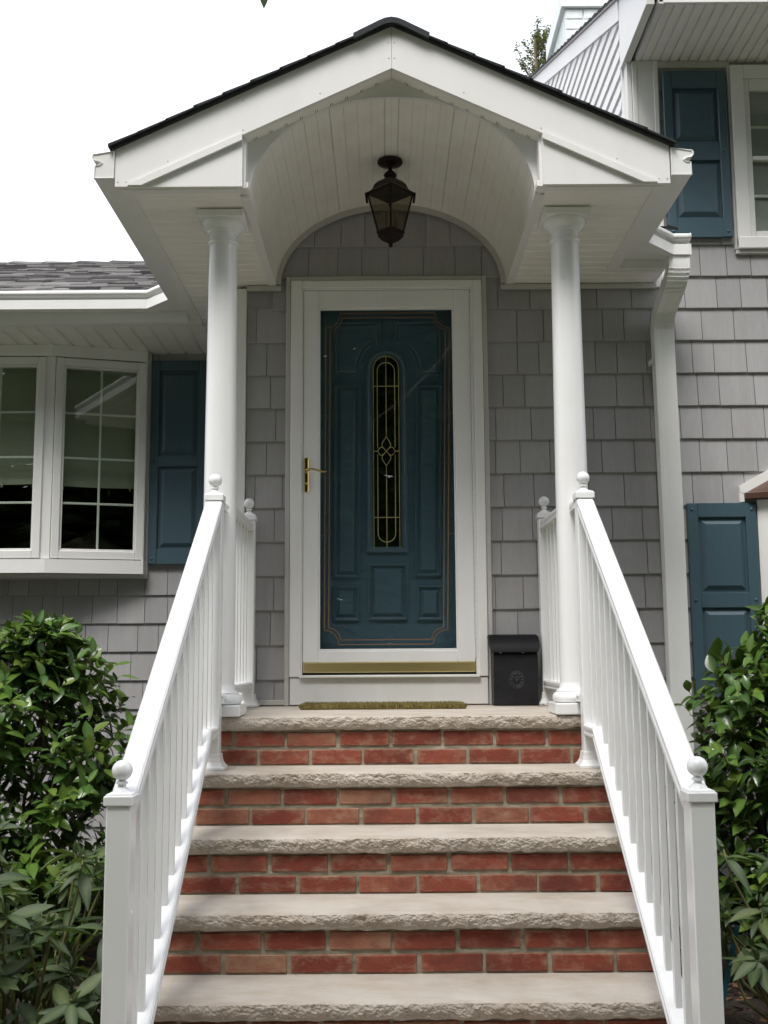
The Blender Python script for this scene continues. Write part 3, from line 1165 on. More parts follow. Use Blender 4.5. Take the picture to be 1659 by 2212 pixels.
# roof planes (deck) and shingles of the left wing
LS = 0.429
RY = 4.0
RZ = lambda y: ZLS + 0.170 + LS * (y - (YE - 0.02))
dk = MB()
dk.prism([(YE - 0.03, RZ(YE - 0.03) - 0.012), (RY, RZ(RY) - 0.012), (RY + 3, RZ(RY) - 1.2), (RY + 3, 2.0), (YE + 0.2, ZLS + 0.06)], 'x', -4.6, 1.02)
wing_roof = dk.build('wing_roof', M['roof_grey'], house)
rs = MB()
rnd = random.Random(4)
y = YE - 0.055
ca = math.atan(LS)
row = 0
while y < RY - 0.02:
    x = -4.5 - rnd.uniform(0, 0.2)
    while x < 0.95:
        w_ = rnd.choice([0.10, 0.14, 0.19, 0.24, 0.31])
        th = rnd.choice([0.006, 0.006, 0.013])
        ys, ye = y + rnd.uniform(-0.003, 0.003), y + 0.15
        z0_, z1_ = RZ(ys) - 0.008, RZ(ye) - 0.008
        t2 = th + 0.004
        cut = rnd.uniform(0.0, 0.012)
        vs = [(x, ys, z0_), (x + w_ - cut, ys, z0_), (x + w_, ye, z1_), (x, ye, z1_), (x + 0.003, ys, z0_ + t2), (x + w_ - 0.003 - cut, ys, z0_ + t2), (x + w_ - 0.003, ye, z1_ + 0.002), (x + 0.003, ye, z1_ + 0.002)]
        rs._add(vs, [(0, 1, 5, 4), (1, 2, 6, 5), (3, 0, 4, 7), (4, 5, 6, 7)])
        x += w_ + 0.002
    y += 0.128
    row += 1
tag(rs.build('roof_shingles', M['roof_grey'], wing_roof), kind='stuff')
rc = MB()
x = -4.6
while x < 0.9:
    zr_ = RZ(RY) + 0.004
    rc._add([(x, RY - 0.14, zr_ - 0.055), (x, RY, zr_ + 0.012), (x, RY + 0.14, zr_ - 0.055), (x + 0.33, RY - 0.14, zr_ - 0.075), (x + 0.33, RY, zr_ - 0.006), (x + 0.33, RY + 0.14, zr_ - 0.075), (x, RY, zr_ - 0.05)],
            [(0, 1, 4, 3), (1, 2, 5, 4), (0, 6, 1), (1, 6, 2)])
    x += 0.30
tag(rc.build('ridge_caps', M['roof_grey'], wing_roof), kind='stuff')

# --- upper storey on the right: corner board, soffit, gable side, roof, chimney --
ZU = 3.412
KX = 0.0
SX = lambda y: 1.300 + KX * y
MB().box(1.303, 1.330, -0.0285, 0.0, 2.15, ZU - 0.002, 0.003).box(1.3305, 1.416, -0.024, 0.0, 2.15, ZU - 0.002, 0.002).box(1.4165, 1.442, -0.031, 0.0, 2.15, ZU - 0.002, 0.003).build('corner_board', M['white'], house)
usf = MB().box(1.32, 4.4, -0.545, 0.0, ZU + 0.008, ZU + 0.03).build('upper_soffit', M['soffit'], house)
um = MB()
for a in (0.0, 0.050):
    um._add([(a + 0.002, -0.530, 0.005), (a + 0.006, -0.530, 0), (a + 0.045, -0.530, 0), (a + 0.049, -0.530, 0.005), (a + 0.002, -0.001, 0.005), (a + 0.006, -0.001, 0), (a + 0.045, -0.001, 0), (a + 0.049, -0.001, 0.005)],
            [(0, 1, 5, 4), (1, 2, 6, 5), (2, 3, 7, 6)])
um_me = um.mesh('soffit_panel', M['soffit'])
x = 1.352
while x < 3.2:
    inst('soffit_panel', um_me, (x, 0, ZU), usf)
    x += 0.104
MB().box(1.322, 1.351, -0.545, -0.001, ZU - 0.003, ZU + 0.02, 0.002).build('soffit_trim', M['white'], house)
MB().box(1.340, 4.4, -0.566, -0.546, ZU - 0.012, ZU + 0.17, 0.003).build('upper_fascia', M['white'], house)
MB().box(1.443, 1.83, -0.020, -0.001, 3.372, ZU - 0.001, 0.002).build('frieze_trim', M['trim_grey'], house)
# gable side
US = 0.414
zrb = lambda y: 3.668 + US * y       # lower edge of the rake board
def side_poly(mb, pts, t0, t1):
    """Polygon given as (y, z) on the gable side; t is the distance out of it."""
    n = len(pts)
    vs = [(SX(y) - t0, y, z) for y, z in pts] + [(SX(y) - t1, y, z) for y, z in pts]
    mb._add(vs, [list(range(n)), list(range(n, 2 * n))[::-1]] + [(i, (i + 1) % n, n + (i + 1) % n, n + i) for i in range(n)])
gs = MB()
side_poly(gs, [(0.0, 2.2), (6.0, 2.2), (6.0, zrb(6.0) + 0.10), (0.0, zrb(0) + 0.10)], -0.30, 0.0)
gw_ = gs.build('gable_wall', M['vinyl'], house)
z = 2.30
while z < 5.9:
    ys = 0.085
    yb = max(ys, (z + 0.101 - 3.668) / US)
    ya = max(ys, (z - 3.668) / US)
    if ya < 5.5:
        b = MB()
        ye = 5.5
        zf = z + 0.070
        ym = max(ys, (zf - 3.668) / US)
        vs = [(SX(y_) - t_, y_, z_) for (y_, z_, t_) in ((ya, z, 0.034), (ye, z, 0.034), (ye, zf, 0.030), (ym, zf, 0.030), (ye, zf + 0.008, 0.004), (ym, zf + 0.008, 0.004), (ye, z, 0.0), (ya, z, 0.0), (ye, z + 0.101, 0.003), (yb, z + 0.101, 0.003))]
        b._add(vs, [(0, 1, 2, 3), (3, 2, 4, 5), (5, 4, 8, 9), (7, 6, 1, 0)])
        b.build('clapboard', M['vinyl'], gw_)
    z += 0.100
rk = MB()
side_poly(rk, [(0.04, zrb(0.04)), (6.2, zrb(6.2)), (6.2, zrb(6.2) + 0.133), (0.04, zrb(0.04) + 0.133)], 0.0, 0.045)
rk.build('rake_board', M['white'], house)
rb = MB()
side_poly(rb, [(0.058, 2.2), (0.082, 2.2), (0.082, zrb(0.082)), (0.058, zrb(0.058))], 0.0, 0.032)
side_poly(rb, [(-0.02, 2.2), (0.0578, 2.2), (0.0578, ZU), (-0.02, ZU)], 0.0, 0.022)
rb.build('side_corner_board', M['white'], house)
bx_ = MB()
side_poly(bx_, [(-0.545, ZU - 0.004), (0.055, ZU - 0.004), (0.038, zrb(0.03) + 0.133), (-0.56, zrb(-0.56) + 0.133)], 0.0, 0.040)
bx_.build('eave_return', M['white'], house)
ur = MB()
for k in range(46):
    y_ = -0.60 + k * 0.145
    z_ = zrb(y_) + 0.137
    vs = [(SX(y_) - 0.062, y_, z_), (4.6, y_, z_), (4.6, y_ + 0.16, z_ + US * 0.16 - 0.004), (SX(y_ + 0.16) - 0.062, y_ + 0.16, z_ + US * 0.16 - 0.004)]
    ur._add([Vector(p) for p in vs] + [Vector(p) + Vector((0, 0, 0.020)) if i < 2 else Vector(p) + Vector((0, 0, 0.008)) for i, p in enumerate(vs)],
            [(3, 2, 1, 0), (4, 5, 6, 7), (0, 1, 5, 4), (3, 0, 4, 7)])
upper_roof = ur.build('upper_roof', M['roof_black'], house)
de = MB()
side_poly(de, [(-0.58, zrb(-0.58) + 0.120), (6.2, zrb(6.2) + 0.120), (6.2, zrb(6.2) + 0.1365), (-0.58, zrb(-0.58) + 0.1365)], 0.0, 0.058)
de.build('drip_edge', M['bay_roof'], house)
# painted brick chimney behind the gable
CY, CX0, CX1, CT = 3.0, 1.50, 2.60, 5.80
ch = MB().box(CX0 + 0.006, CX1 - 0.006, CY + 0.006, CY + 0.8, 3.5, CT - 0.05)
chim = ch.build('chimney', M['chimney'], house)
bk_me = {}
for L_ in (0.30, 0.15):
    q = MB().box(0.004, L_ - 0.004, -0.006, 0.06, 0.004, 0.089, 0.004)
    bk_me[L_] = q.mesh('brick', M['chimney'])
z = CT - 0.178 - 0.093 * 10
row = 0
while z < CT - 0.19:
    x = CX0 + 0.006
    if row % 2:
        inst('brick', bk_me[0.15], (x, CY, z), chim); x += 0.15
    while x + 0.15 < CX1:
        inst('brick', bk_me[0.30], (x, CY, z), chim); x += 0.30
    z += 0.093
    row += 1
for k, (pr, zz, h_) in enumerate(((0.030, CT - 0.175, 0.16),)):
    MB().box(CX0 - pr, CX1 + pr, CY - pr, CY + 0.8 + pr, zz, zz + h_, 0.006).build('chimney_cap', M['chimney'], chim)

# --- gutters and downspout ----------------------------------------------------
def gutter(name, path, side, zb, parent, cap0=True, cap1=False):
    """path: outer edge in plan; side=+1 when the house lies to the right of the path."""
    zt = zb + 0.105
    prof = [(0.016, zt), (0.004, zt), (0.0, zt - 0.008), (0.0, zt - 0.018), (0.006, zt - 0.027), (0.028, zt - 0.031), (0.042, zt - 0.040), (0.030, zt - 0.049), (0.011, zt - 0.051), (0.010, zb), (0.093, zb), (0.093, zt + 0.012)]
    inner = [(d + (0.003 if d < 0.05 else -0.003), z + (0.003 if i in (9, 10) else 0)) for i, (d, z) in enumerate(prof)]
    loop = prof + inner[::-1]
    P_ = [Vector((p[0], p[1])) for p in path]
    n = len(P_)
    vs, fs = [], []
    for i in range(n):
        dirs = []
        if i > 0: dirs.append((P_[i] - P_[i - 1]).normalized())
        if i < n - 1: dirs.append((P_[i + 1] - P_[i]).normalized())
        nr = [Vector((t.y, -t.x)) * side for t in dirs]
        bis = sum(nr, Vector((0, 0))).normalized()
        kk = 1 / max(0.3, bis.dot(nr[0]))
        for d, z in loop:
            vs.append((P_[i].x + bis.x * d * kk, P_[i].y + bis.y * d * kk, z))
    m = len(loop)
    for i in range(n - 1):
        for j in range(m):
            fs.append((i * m + j, i * m + (j + 1) % m, (i + 1) * m + (j + 1) % m, (i + 1) * m + j))
    fs.append(list(range(m))); fs.append([(n - 1) * m + j for j in range(m)])
    b = MB()
    b._add(vs, fs)
    o = b.build(name, M['gutter'], parent)
    for flag, i, s in ((cap0, 0, -1), (cap1, n - 1, 1)):
        if not flag: continue
        t = (P_[1] - P_[0]).normalized() if i == 0 else (P_[-1] - P_[-2]).normalized()
        nrm = Vector((t.y, -t.x)) * side
        c = MB()
        cp = [(d, z) for d, z in prof]
        vv = []
        for off in (0.0015, 0.007):
            for d, z in cp:
                p = P_[i] + t * (s * off) + nrm * (d * 1.03 - 0.002)
                vv.append((p.x, p.y, z + (0.002 if z > zb + 0.05 else -0.002)))
        q = len(cp)
        c._add(vv, [list(range(q)), list(range(q, 2 * q))[::-1]] + [(k_, (k_ + 1) % q, q + (k_ + 1) % q, q + k_) for k_ in range(q)])
        co = c.build('end_cap', M['gutter'], o)
        # raised rim round the cap
        rim = MB()
        rim.tube([((P_[i] + t * (s * 0.008) + nrm * (d * 0.94 + 0.003)).x, (P_[i] + t * (s * 0.008) + nrm * (d * 0.94 + 0.003)).y, z) for d, z in cp], 0.003, 5, True)
        rim.build('cap_rim', M['gutter'], o)
    return o


# ------------------------------------------------------------------ portico
por = thing('portico', 'white gabled porch roof with vaulted ceiling carried on two round columns', 'porch', (0, YF, 0))
HALF = 1.147
ZTOP, ZAP = 2.335, 2.872          # rake board top edge at the eave and at the peak
zrt = lambda x: ZAP - SL * abs(x)
zrl = lambda x: zrt(x) - 0.187    # lower edge
xin = (ZAP - 0.187 - SOF) / SL
for s in (-1, 1):
    pts = [(0.0, zrt(0)), (s * HALF, zrt(HALF)), (s * HALF, SOF), (s * xin, SOF), (0.0, zrl(0))]
    b = MB()
    b.prism(pts if s < 0 else pts[::-1], 'y', YF, YF + 0.022)
    b.v = [Vector((p.x + (s * 0.0006 if abs(p.x) < 1e-6 else 0), p.y, p.z)) for p in b.v]
    fb = b.build('fascia_board', M['white'], por)
    # boxed return with its sloping trim bar
    XB = 0.622
    pts = [(s * XB, SOF + 0.001), (s * (xin - 0.004), SOF + 0.001), (s * XB, zrl(XB) - 0.001)]
    b = MB()
    b.prism(pts, 'y', YF + 0.006, YF + 0.09)
    b.build('boxed_return', M['white'], por)
    tb = MB()
    n_ = Vector((SL, 1)).normalized()
    xe = xin - 0.062
    tb.prism([(s * (XB + 0.001), zrl(XB) - 0.026), (s * xe, zrl(xe) - 0.026), (s * (xin - 0.006), SOF + 0.003), (s * (xin - 0.006), zrl(xin - 0.006) + 0.004), (s * (XB + 0.001), zrl(XB) + 0.004)], 'y', YF - 0.010, YF + 0.004)
    tb.build('trim_bar', M['white'], por)
    for px_, dz_ in ((0.30, 0.03), (0.62, 0.02), (0.62, 0.15), (0.93, 0.03), (1.10, 0.02), (1.135, 0.02), (0.012, 0.05), (0.012, 0.12)):
        nl = MB().sphere((s * px_, YF, zrl(px_) + dz_ if px_ < 1.05 else SOF + dz_), 0.0035, 8, 5, sy=0.6)
        nl.build('nail_head', M['trim_grey'], fb)
    # side fascia
    yback = 0.56 if s < 0 else -0.245
    xo, xi_ = s * HALF, s * (HALF - 0.02)
    MB().box(min(xo, xi_), max(xo, xi_), YF + 0.0225, yback, SOF - 0.001, ZTOP - 0.01, 0.002).build('side_fascia', M['white'], por)
# the two eave pieces that tie the porch into the house
MB().box(HALF - 0.02, 1.385, -0.245, -0.226, SOF - 0.001, ZTOP - 0.02, 0.002).build('eave_fascia', M['white'], por)
MB().box(1.366, 1.385, -0.2255, -0.031, SOF - 0.001, ZTOP - 0.02, 0.002).build('eave_end', M['white'], por)

# soffits: dark backing, flat trim and boards
XT0, XT1 = 0.600, 0.640
TRZ = SOF - 0.005
for s in (-1, 1):
    def bx(x0, x1, y0_, y1_, z0_, z1_, nm, mt, bev=0.002):
        a, c = sorted((s * x0, s * x1))
        return MB().box(a, c, y0_, y1_, z0_, z1_, bev).build(nm, mt, por)
    yb_ = YE + 0.05 if s < 0 else -0.001
    back = bx(XT0, 1.14, YF + 0.03, yb_, SOF + 0.006, SOF + 0.03, 'soffit', M['soffit'], 0)
    bx(XT0, XT1, YF + 0.10, -0.001, TRZ, SOF + 0.005, 'soffit_trim', M['white'])
    bx(1.086, 1.1265, YF + 0.023, YE + 0.02 if s < 0 else -0.245, TRZ, SOF + 0.005, 'soffit_trim', M['white'])
    bx(XT1 + 0.0005, 1.0855, YF + 0.023, YF + 0.062, TRZ, SOF + 0.005, 'soffit_trim', M['white'])
    if s > 0:
        MB().box(1.1405, 1.366, -0.226, -0.001, SOF + 0.006, SOF + 0.03).build('eave_backing', M['soffit'], por)
        MB().box(1.1265, 1.365, -0.2455 + 0.02, -0.190, TRZ, SOF + 0.005, 0.002).build('soffit_trim', M['white'], por)
    y = YF + 0.063
    while y < yb_ - 0.01:
        wd_ = min(0.077, yb_ - y)
        x1 = 1.0855 if y < (YE if s < 0 else -0.19) else (1.0855 if s < 0 else 1.365)
        if s > 0 and y < -0.19 <= y + wd_: x1 = 1.0855
        b = MB()
        a, c = (XT1 + 0.0005, x1)
        if s < 0 and y > 0.0: a = 0.79
        vs = []
        for xx in (s * a, s * c):
            vs += [(xx, y + 0.0005, SOF + 0.0055), (xx, y + 0.009, SOF), (xx, y + wd_ * 0.48, SOF), (xx, y + wd_ * 0.5, SOF + 0.0025), (xx, y + wd_ * 0.52, SOF), (xx, y + wd_ - 0.009, SOF), (xx, y + wd_ - 0.0005, SOF + 0.0055)]
        b._add(vs, [(i, i + 1, i + 8, i + 7) for i in range(6)])
        b.build('soffit_board', M['soffit'], back)
        y += 0.077

# barrel vault of narrow boards
VA, VB = 0.600, 0.435


def ell(t):
    return Vector((-VA * math.cos(t), 0, SOF + VB * math.sin(t)))


N_ = 2000
acc = [0.0]
for i in range(1, N_ + 1):
    acc.append(acc[-1] + (ell(math.pi * i / N_) - ell(math.pi * (i - 1) / N_)).length)
def at_len(s_):
    lo = 0
    import bisect
    i = min(N_, max(0, bisect.bisect_left(acc, s_)))
    return math.pi * i / N_
vb_ = MB()
pts = [ell(math.pi * i / 48) for i in range(49)]
outp = [Vector((p.x * 1.02, 0, SOF + (p.z - SOF) * 1.02 + 0.008)) for p in pts]
vs, fs = [], []
for p in outp:
    vs += [(p.x, YF + 0.10, p.z), (p.x, 0.0, p.z)]
for i in range(48):
    fs.append((2 * i, 2 * i + 1, 2 * i + 3, 2 * i + 2))
vb_._add(vs, fs)
vault = vb_.build('vaulted_ceiling', M['soffit'], por, smooth=True)
nb = 27
for k in range(nb):
    s0, s1 = acc[-1] * k / nb, acc[-1] * (k + 1) / nb
    b = MB()
    sec = []
    for fr, off in ((0.004, 0.0045), (0.045, 0.0), (0.30, 0.0), (0.485, 0.0), (0.50, 0.0015), (0.515, 0.0), (0.75, 0.0), (0.955, 0.0), (0.996, 0.0045)):
        t = at_len(s0 + (s1 - s0) * fr)
        p = ell(t)
        nrm = Vector((-math.cos(t) / VA, 0, math.sin(t) / VB)).normalized()
        sec.append(p + nrm * off)
    vs = [(p.x, YF + 0.112, p.z) for p in sec] + [(p.x, -0.0185, p.z) for p in sec]
    n = len(sec)
    b._add(vs, [(i, i + 1, n + i + 1, n + i) for i in range(n - 1)])
    b.build('ceiling_board', M['soffit'], vault)
# arched front panel and sloping inner soffit behind the fascia
YA = YF + 0.090
sp = MB()
arc = [ell(math.pi * i / 40) for i in range(41)]
XB = 0.622
for i in range(40):
    a, c = arc[i], arc[i + 1]
    za0, za1 = zrl(a.x) + 0.004, zrl(c.x) + 0.004
    q = [(a.x, a.z), (c.x, c.z), (c.x, za1), (a.x, za0)]
    sp.prism(q, 'y', YA, YA + 0.020)
for s in (-1, 1):
    q = [(s * XB, SOF), (s * VA, SOF), (s * VA, zrl(VA) + 0.004), (s * XB, zrl(XB) + 0.004)]
    sp.prism(q, 'y', YA, YA + 0.020)
bm = bmesh.new()
tmp = sp.mesh('arched_panel', M['white'], recalc=False)
bm.from_mesh(tmp)
bmesh.ops.remove_doubles(bm, verts=list(bm.verts), dist=1e-5)
dups = {}
for f in bm.faces:
    dups.setdefault(tuple(round(c, 5) for c in f.calc_center_median()), []).append(f)
kill = [f for fs_ in dups.values() if len(fs_) > 1 for f in fs_]
bmesh.ops.delete(bm, geom=kill, context='FACES_ONLY')
bmesh.ops.recalc_face_normals(bm, faces=list(bm.faces))
bm.to_mesh(tmp)
bm.free()
put(bpy.data.objects.new('arched_panel', tmp), (0, 0, 0), por)
for s in (-1, 1):
    b = MB()
    b.prism([(0, zrl(0) + 0.003), (s * XB, zrl(XB) + 0.003), (s * XB, zrl(XB) + 0.02), (0, zrl(0) + 0.02)], 'y', YF + 0.0225, YA - 0.0005)
    b.v = [Vector((p.x + (s * 0.0006 if abs(p.x) < 1e-6 else 0), p.y, p.z)) for p in b.v]
    b.build('rake_soffit', M['soffit'], por)
    # panel-end notches seen as little dark ticks
    tk = MB()
    for i in range(9):
        x_ = 0.06 + i * 0.064
        for dx_ in (0, 0.008):
            zz = zrl(x_ + dx_) + 0.0025
            tk.box(s * (x_ + dx_) - 0.0009, s * (x_ + dx_) + 0.0009, YA - 0.018, YA - 0.001, zz - 0.0012, zz + 0.002)
    tk.build('soffit_notch', M['dark_gap'], por)
    # inner face of the boxed return
    MB().box(*(sorted((s * XB, s * (XB - 0.012)))), YF + 0.023, YA - 0.001, SOF + 0.001, zrl(XB) - 0.001).build('return_side', M['white'], por)
# grey channel where vault and soffit meet the shingled wall
ac = MB()
for i in range(40):
    t0, t1 = math.pi * i / 40, math.pi * (i + 1) / 40
    def inn(t, k): return (-(VA - k) * math.cos(t), SOF + (VB - k) * math.sin(t))
    q = [inn(t0, 0.0), inn(t1, 0.0), inn(t1, 0.026), inn(t0, 0.026)]
    ac.prism(q, 'y', -0.040, -0.0195)
ac.build('arch_channel', M['trim_grey'], por, angle=40)
for s in (-1, 1):
    a, c = sorted((s * 0.5745, s * (0.752 if s < 0 else 1.385)))
    MB().box(a, c, -0.036, -0.0195, SOF - 0.031, SOF - 0.006, 0.002).build('soffit_channel', M['trim_grey'], por)

# porch roof: deck, black shingle courses, ridge cap, drip edge
YR = 2.1
for s in (-1, 1):
    b = MB()
    b.prism([(0, ZAP + 0.001), (s * (HALF + 0.02), ZAP + 0.001 - SL * (HALF + 0.02)), (s * (HALF + 0.02), ZAP + 0.008 - SL * (HALF + 0.02)), (0, ZAP + 0.008)], 'y', YF - 0.022, YR)
    b.v = [Vector((p.x + (s * 0.0006 if abs(p.x) < 1e-6 else 0), p.y, p.z)) for p in b.v]
    deck = b.build('roof_deck', M['roof_black'], por)
    n = 10
    stp = (HALF + 0.026) / n
    for k in range(n):
        xl_ = (k + 1) * stp
        xu = max(0.0, xl_ - stp * 1.12)
        b = MB()
        rnd = random.Random(k * 2 + s)
        y = YF - 0.030
        while y < YR:
            w_ = rnd.choice([0.16, 0.22, 0.30])
            jx = rnd.uniform(-0.003, 0.003)
            th = rnd.choice([0.010, 0.013])
            A = (s * (xl_ + jx), ZAP + 0.0085 - SL * xl_)
            B_ = (s * xu, ZAP + 0.0085 - SL * xu)
            q = [(A[0], A[1]), (A[0], A[1] + th), (B_[0], B_[1] + 0.006), (B_[0], B_[1])]
            b.prism(q if s > 0 else q[::-1], 'y', y, min(YR, y + w_ - 0.002))
            y += w_
        b.build('shingle_course', M['roof_black'], deck)
rc = MB()
y = YF - 0.034
while y < YR:
    prof = [(-0.16, -0.080), (-0.12, -0.059), (-0.085, -0.041), (-0.055, -0.025), (-0.028, -0.013), (0.0, -0.008), (0.028, -0.013), (0.055, -0.025), (0.085, -0.041), (0.12, -0.059), (0.16, -0.080)]
    top = [(p[0], ZAP + 0.018 + p[1] + 0.014) for p in prof]
    bot = [(p[0] * 0.98, ZAP + 0.008 + p[1] - 0.002) for p in prof][::-1]
    rc.prism(top + bot, 'y', y, y + 0.16)
    y += 0.165
rc.build('ridge_cap', M['roof_black'], por, angle=50)
dr = MB()
for s in (-1, 1):
    q = [(s * 0.004, ZAP - 0.003), (s * (HALF + 0.012), ZAP - 0.003 - SL * (HALF + 0.012)), (s * (HALF + 0.012), ZAP + 0.0007 - SL * (HALF + 0.012)), (s * 0.004, ZAP + 0.0007)]
    dr.prism(q, 'y', YF - 0.020, YF - 0.001)
dr.build('drip_edge', M['black_iron'], por)

# gutters: along both porch eaves, turning 45 degrees to meet the house eaves
gutter('gutter', [(-1.243, YF + 0.004), (-1.243, 0.295), (-1.385, 0.440), (-3.6, 0.440)], 1, 2.206, por)
gr_ = gutter('gutter', [(1.246, YF + 0.004), (1.246, -0.505), (1.402, -0.349), (1.478, -0.349)], -1, 2.206, por, True, True)
for nm_, tri in (('eave_corner', [(-1.148, 0.325), (-1.148, 0.538), (-1.362, 0.538)]), ('eave_corner', [(1.148, -0.478), (1.148, -0.248), (1.382, -0.248)])):
    MB().prism(tri, 'z', 2.214, 2.318).build(nm_, M['white'], por)
nx_ = MB()
nx_.tube([(1.335, -0.30, 2.362), (1.37, -0.30, 2.362), (1.40, -0.31, 2.352), (1.432, -0.32, 2.345)], 0.006, 6)
nx_.tube([(1.385, -0.29, 2.372), (1.405, -0.30, 2.362), (1.43, -0.31, 2.350)], 0.008, 6)
nx_.build('gutter_strap', M['black_iron'], gr_)


def downspout():
    """Corrugated rectangular pipe: outlet, two elbows, long leg against the wall."""
    a, d = 0.052, 0.036           # half width, half depth
    def sec(c, t, rib=0.0028):
        t = Vector(t).normalized()
        X = Vector((1, 0, 0))
        Y = t.cross(X).normalized()
        pts = []
        nseg = 9
        for (sx, ex, fixed, ax) in ((-a, a, -d, 'x'), (-d, d, a, 'y'), (a, -a, d, 'x'), (d, -d, -a, 'y')):
            for i in range(nseg):
                u = sx + (ex - sx) * i / nseg
                inw = rib if i in (2, 4, 6) else 0.0
                if ax == 'x': q = (u, fixed - math.copysign(inw, fixed))
                else: q = (fixed - math.copysign(inw, fixed), u)
                pts.append(Vector(c) + X * q[0] + Y * q[1])
        return pts
    b = MB()
    path, tang = [], []
    zt = 2.204
    y_top, y_wall = -0.295, -0.062
    path += [((1.428, y_top, zt + 0.004), (0, 0, -1)), ((1.428, y_top, zt - 0.045), (0, 0, -1))]
    for i in range(1, 8):
        al = R(62) * i / 7
        path.append(((1.428 - 0.014 * i / 7, y_top + 0.10 * (1 - math.cos(al)), zt - 0.045 - 0.10 * math.sin(al)), (0, math.sin(al), -math.cos(al))))
    p = Vector(path[-1][0])
    tv = Vector((0, math.sin(R(62)), -math.cos(R(62))))
    gap = 0.06
    end = Vector((1.398, y_wall, 0))
    k = (y_wall - 0.062 - p.y) / tv.y
    q = p + tv * max(k, 0.02)
    q.x = 1.405
    path.append((tuple(q), tuple(tv)))
    for i in range(1, 8):
        al = R(62) * (1 - i / 7)
        path.append(((1.405 - 0.006 * i / 7, q.y + 0.117 * (math.sin(R(62)) * 0 + (math.cos(al) - math.cos(R(62)))), q.z - 0.117 * (math.sin(R(62)) - math.sin(al))), (0, math.sin(al), -math.cos(al))))
    last = Vector(path[-1][0])
    path.append(((last.x, last.y, last.z - 0.02), (0, 0, -1)))
    path.append(((1.408, last.y, 0.9), (0, 0, -1)))
    path.append(((1.412, last.y, GZ + 0.12), (0, 0, -1)))
    secs = [sec(c, t) for c, t in path]
    m = len(secs[0])
    vs = [p_ for s_ in secs for p_ in s_]
    fs = []
    for i in range(len(secs) - 1):
        for j in range(m):
            fs.append((i * m + j, i * m + (j + 1) % m, (i + 1) * m + (j + 1) % m, (i + 1) * m + j))
    fs.append([(len(secs) - 1) * m + j for j in range(m)])
    b._add(vs, fs)
    o = b.build('downspout', M['gutter'], house, angle=30)
    # crimp lines of the elbows
    for i in list(range(2, 9)) + list(range(10, 17)):
        c, t = path[i]
        t = Vector(t).normalized()
        Y = t.cross(Vector((1, 0, 0))).normalized()
        pts = [Vector(c) + Vector((sx * (a + 0.0015), 0, 0)) + Y * (sy * (d + 0.0015)) for sx, sy in ((-1, -1), (1, -1), (1, 1), (-1, 1))]
        MB().tube(pts, 0.0022, 5, True).build('crimp', M['gutter'], o)
    for z_ in (1.72, -0.4):
        st = MB().box(1.398 - 0.064, 1.398 - 0.0605, last.y - d - 0.006, -0.012, z_, z_ + 0.03)
        st.build('strap', M['gutter'], o)


downspout()

# columns
for s, xc in ((-1, -0.743), (1, 0.757)):
    yc_ = -0.925
    b = MB().box(xc - 0.108, xc + 0.108, yc_ - 0.108, yc_ + 0.108, 0.002, 0.048, 0.004)
    pl_ = b.build('column', M['rail'], por)
    prof = [(0.088, 0.0485), (0.098, 0.052), (0.1045, 0.062), (0.1045, 0.074), (0.098, 0.086), (0.088, 0.090), (0.088, 0.097), (0.080, 0.102), (0.074, 0.112), (0.0715, 0.13)]
    MB().lathe(prof, xc, yc_, 40).build('base', M['rail'], pl_, angle=50)
    sh = []
    zt = 2.034
    for i in range(21):
        t = i / 20
        r_ = 0.0705 - 0.0105 * max(0, (t - 0.12) / 0.88) ** 1.5
        sh.append((r_, 0.128 + (zt - 0.128) * t))
    MB().lathe(sh, xc, yc_, 40).build('shaft', M['rail'], pl_, smooth=True, angle=60)
    cp = [(0.060, 2.030), (0.066, 2.034), (0.067, 2.042), (0.062, 2.047), (0.0605, 2.070), (0.061, 2.082), (0.068, 2.086), (0.069, 2.094), (0.074, 2.098), (0.087, 2.110), (0.094, 2.124), (0.0945, 2.132)]
    MB().lathe(cp, xc, yc_, 40).build('capital', M['rail'], pl_, angle=45)
    MB().box(xc - 0.100, xc + 0.100, yc_ - 0.100, yc_ + 0.100, 2.1325, TRZ - 0.001, 0.003).build('abacus', M['rail'], pl_)

# ------------------------------------------------------------------ steps: rock-faced slabs on brick risers
steps = thing('front_steps', 'brick front steps with rough-edged limestone treads leading up to the door', 'steps', (0.02, -1.6, GZ))
SX0, SX1 = -0.845, 0.885


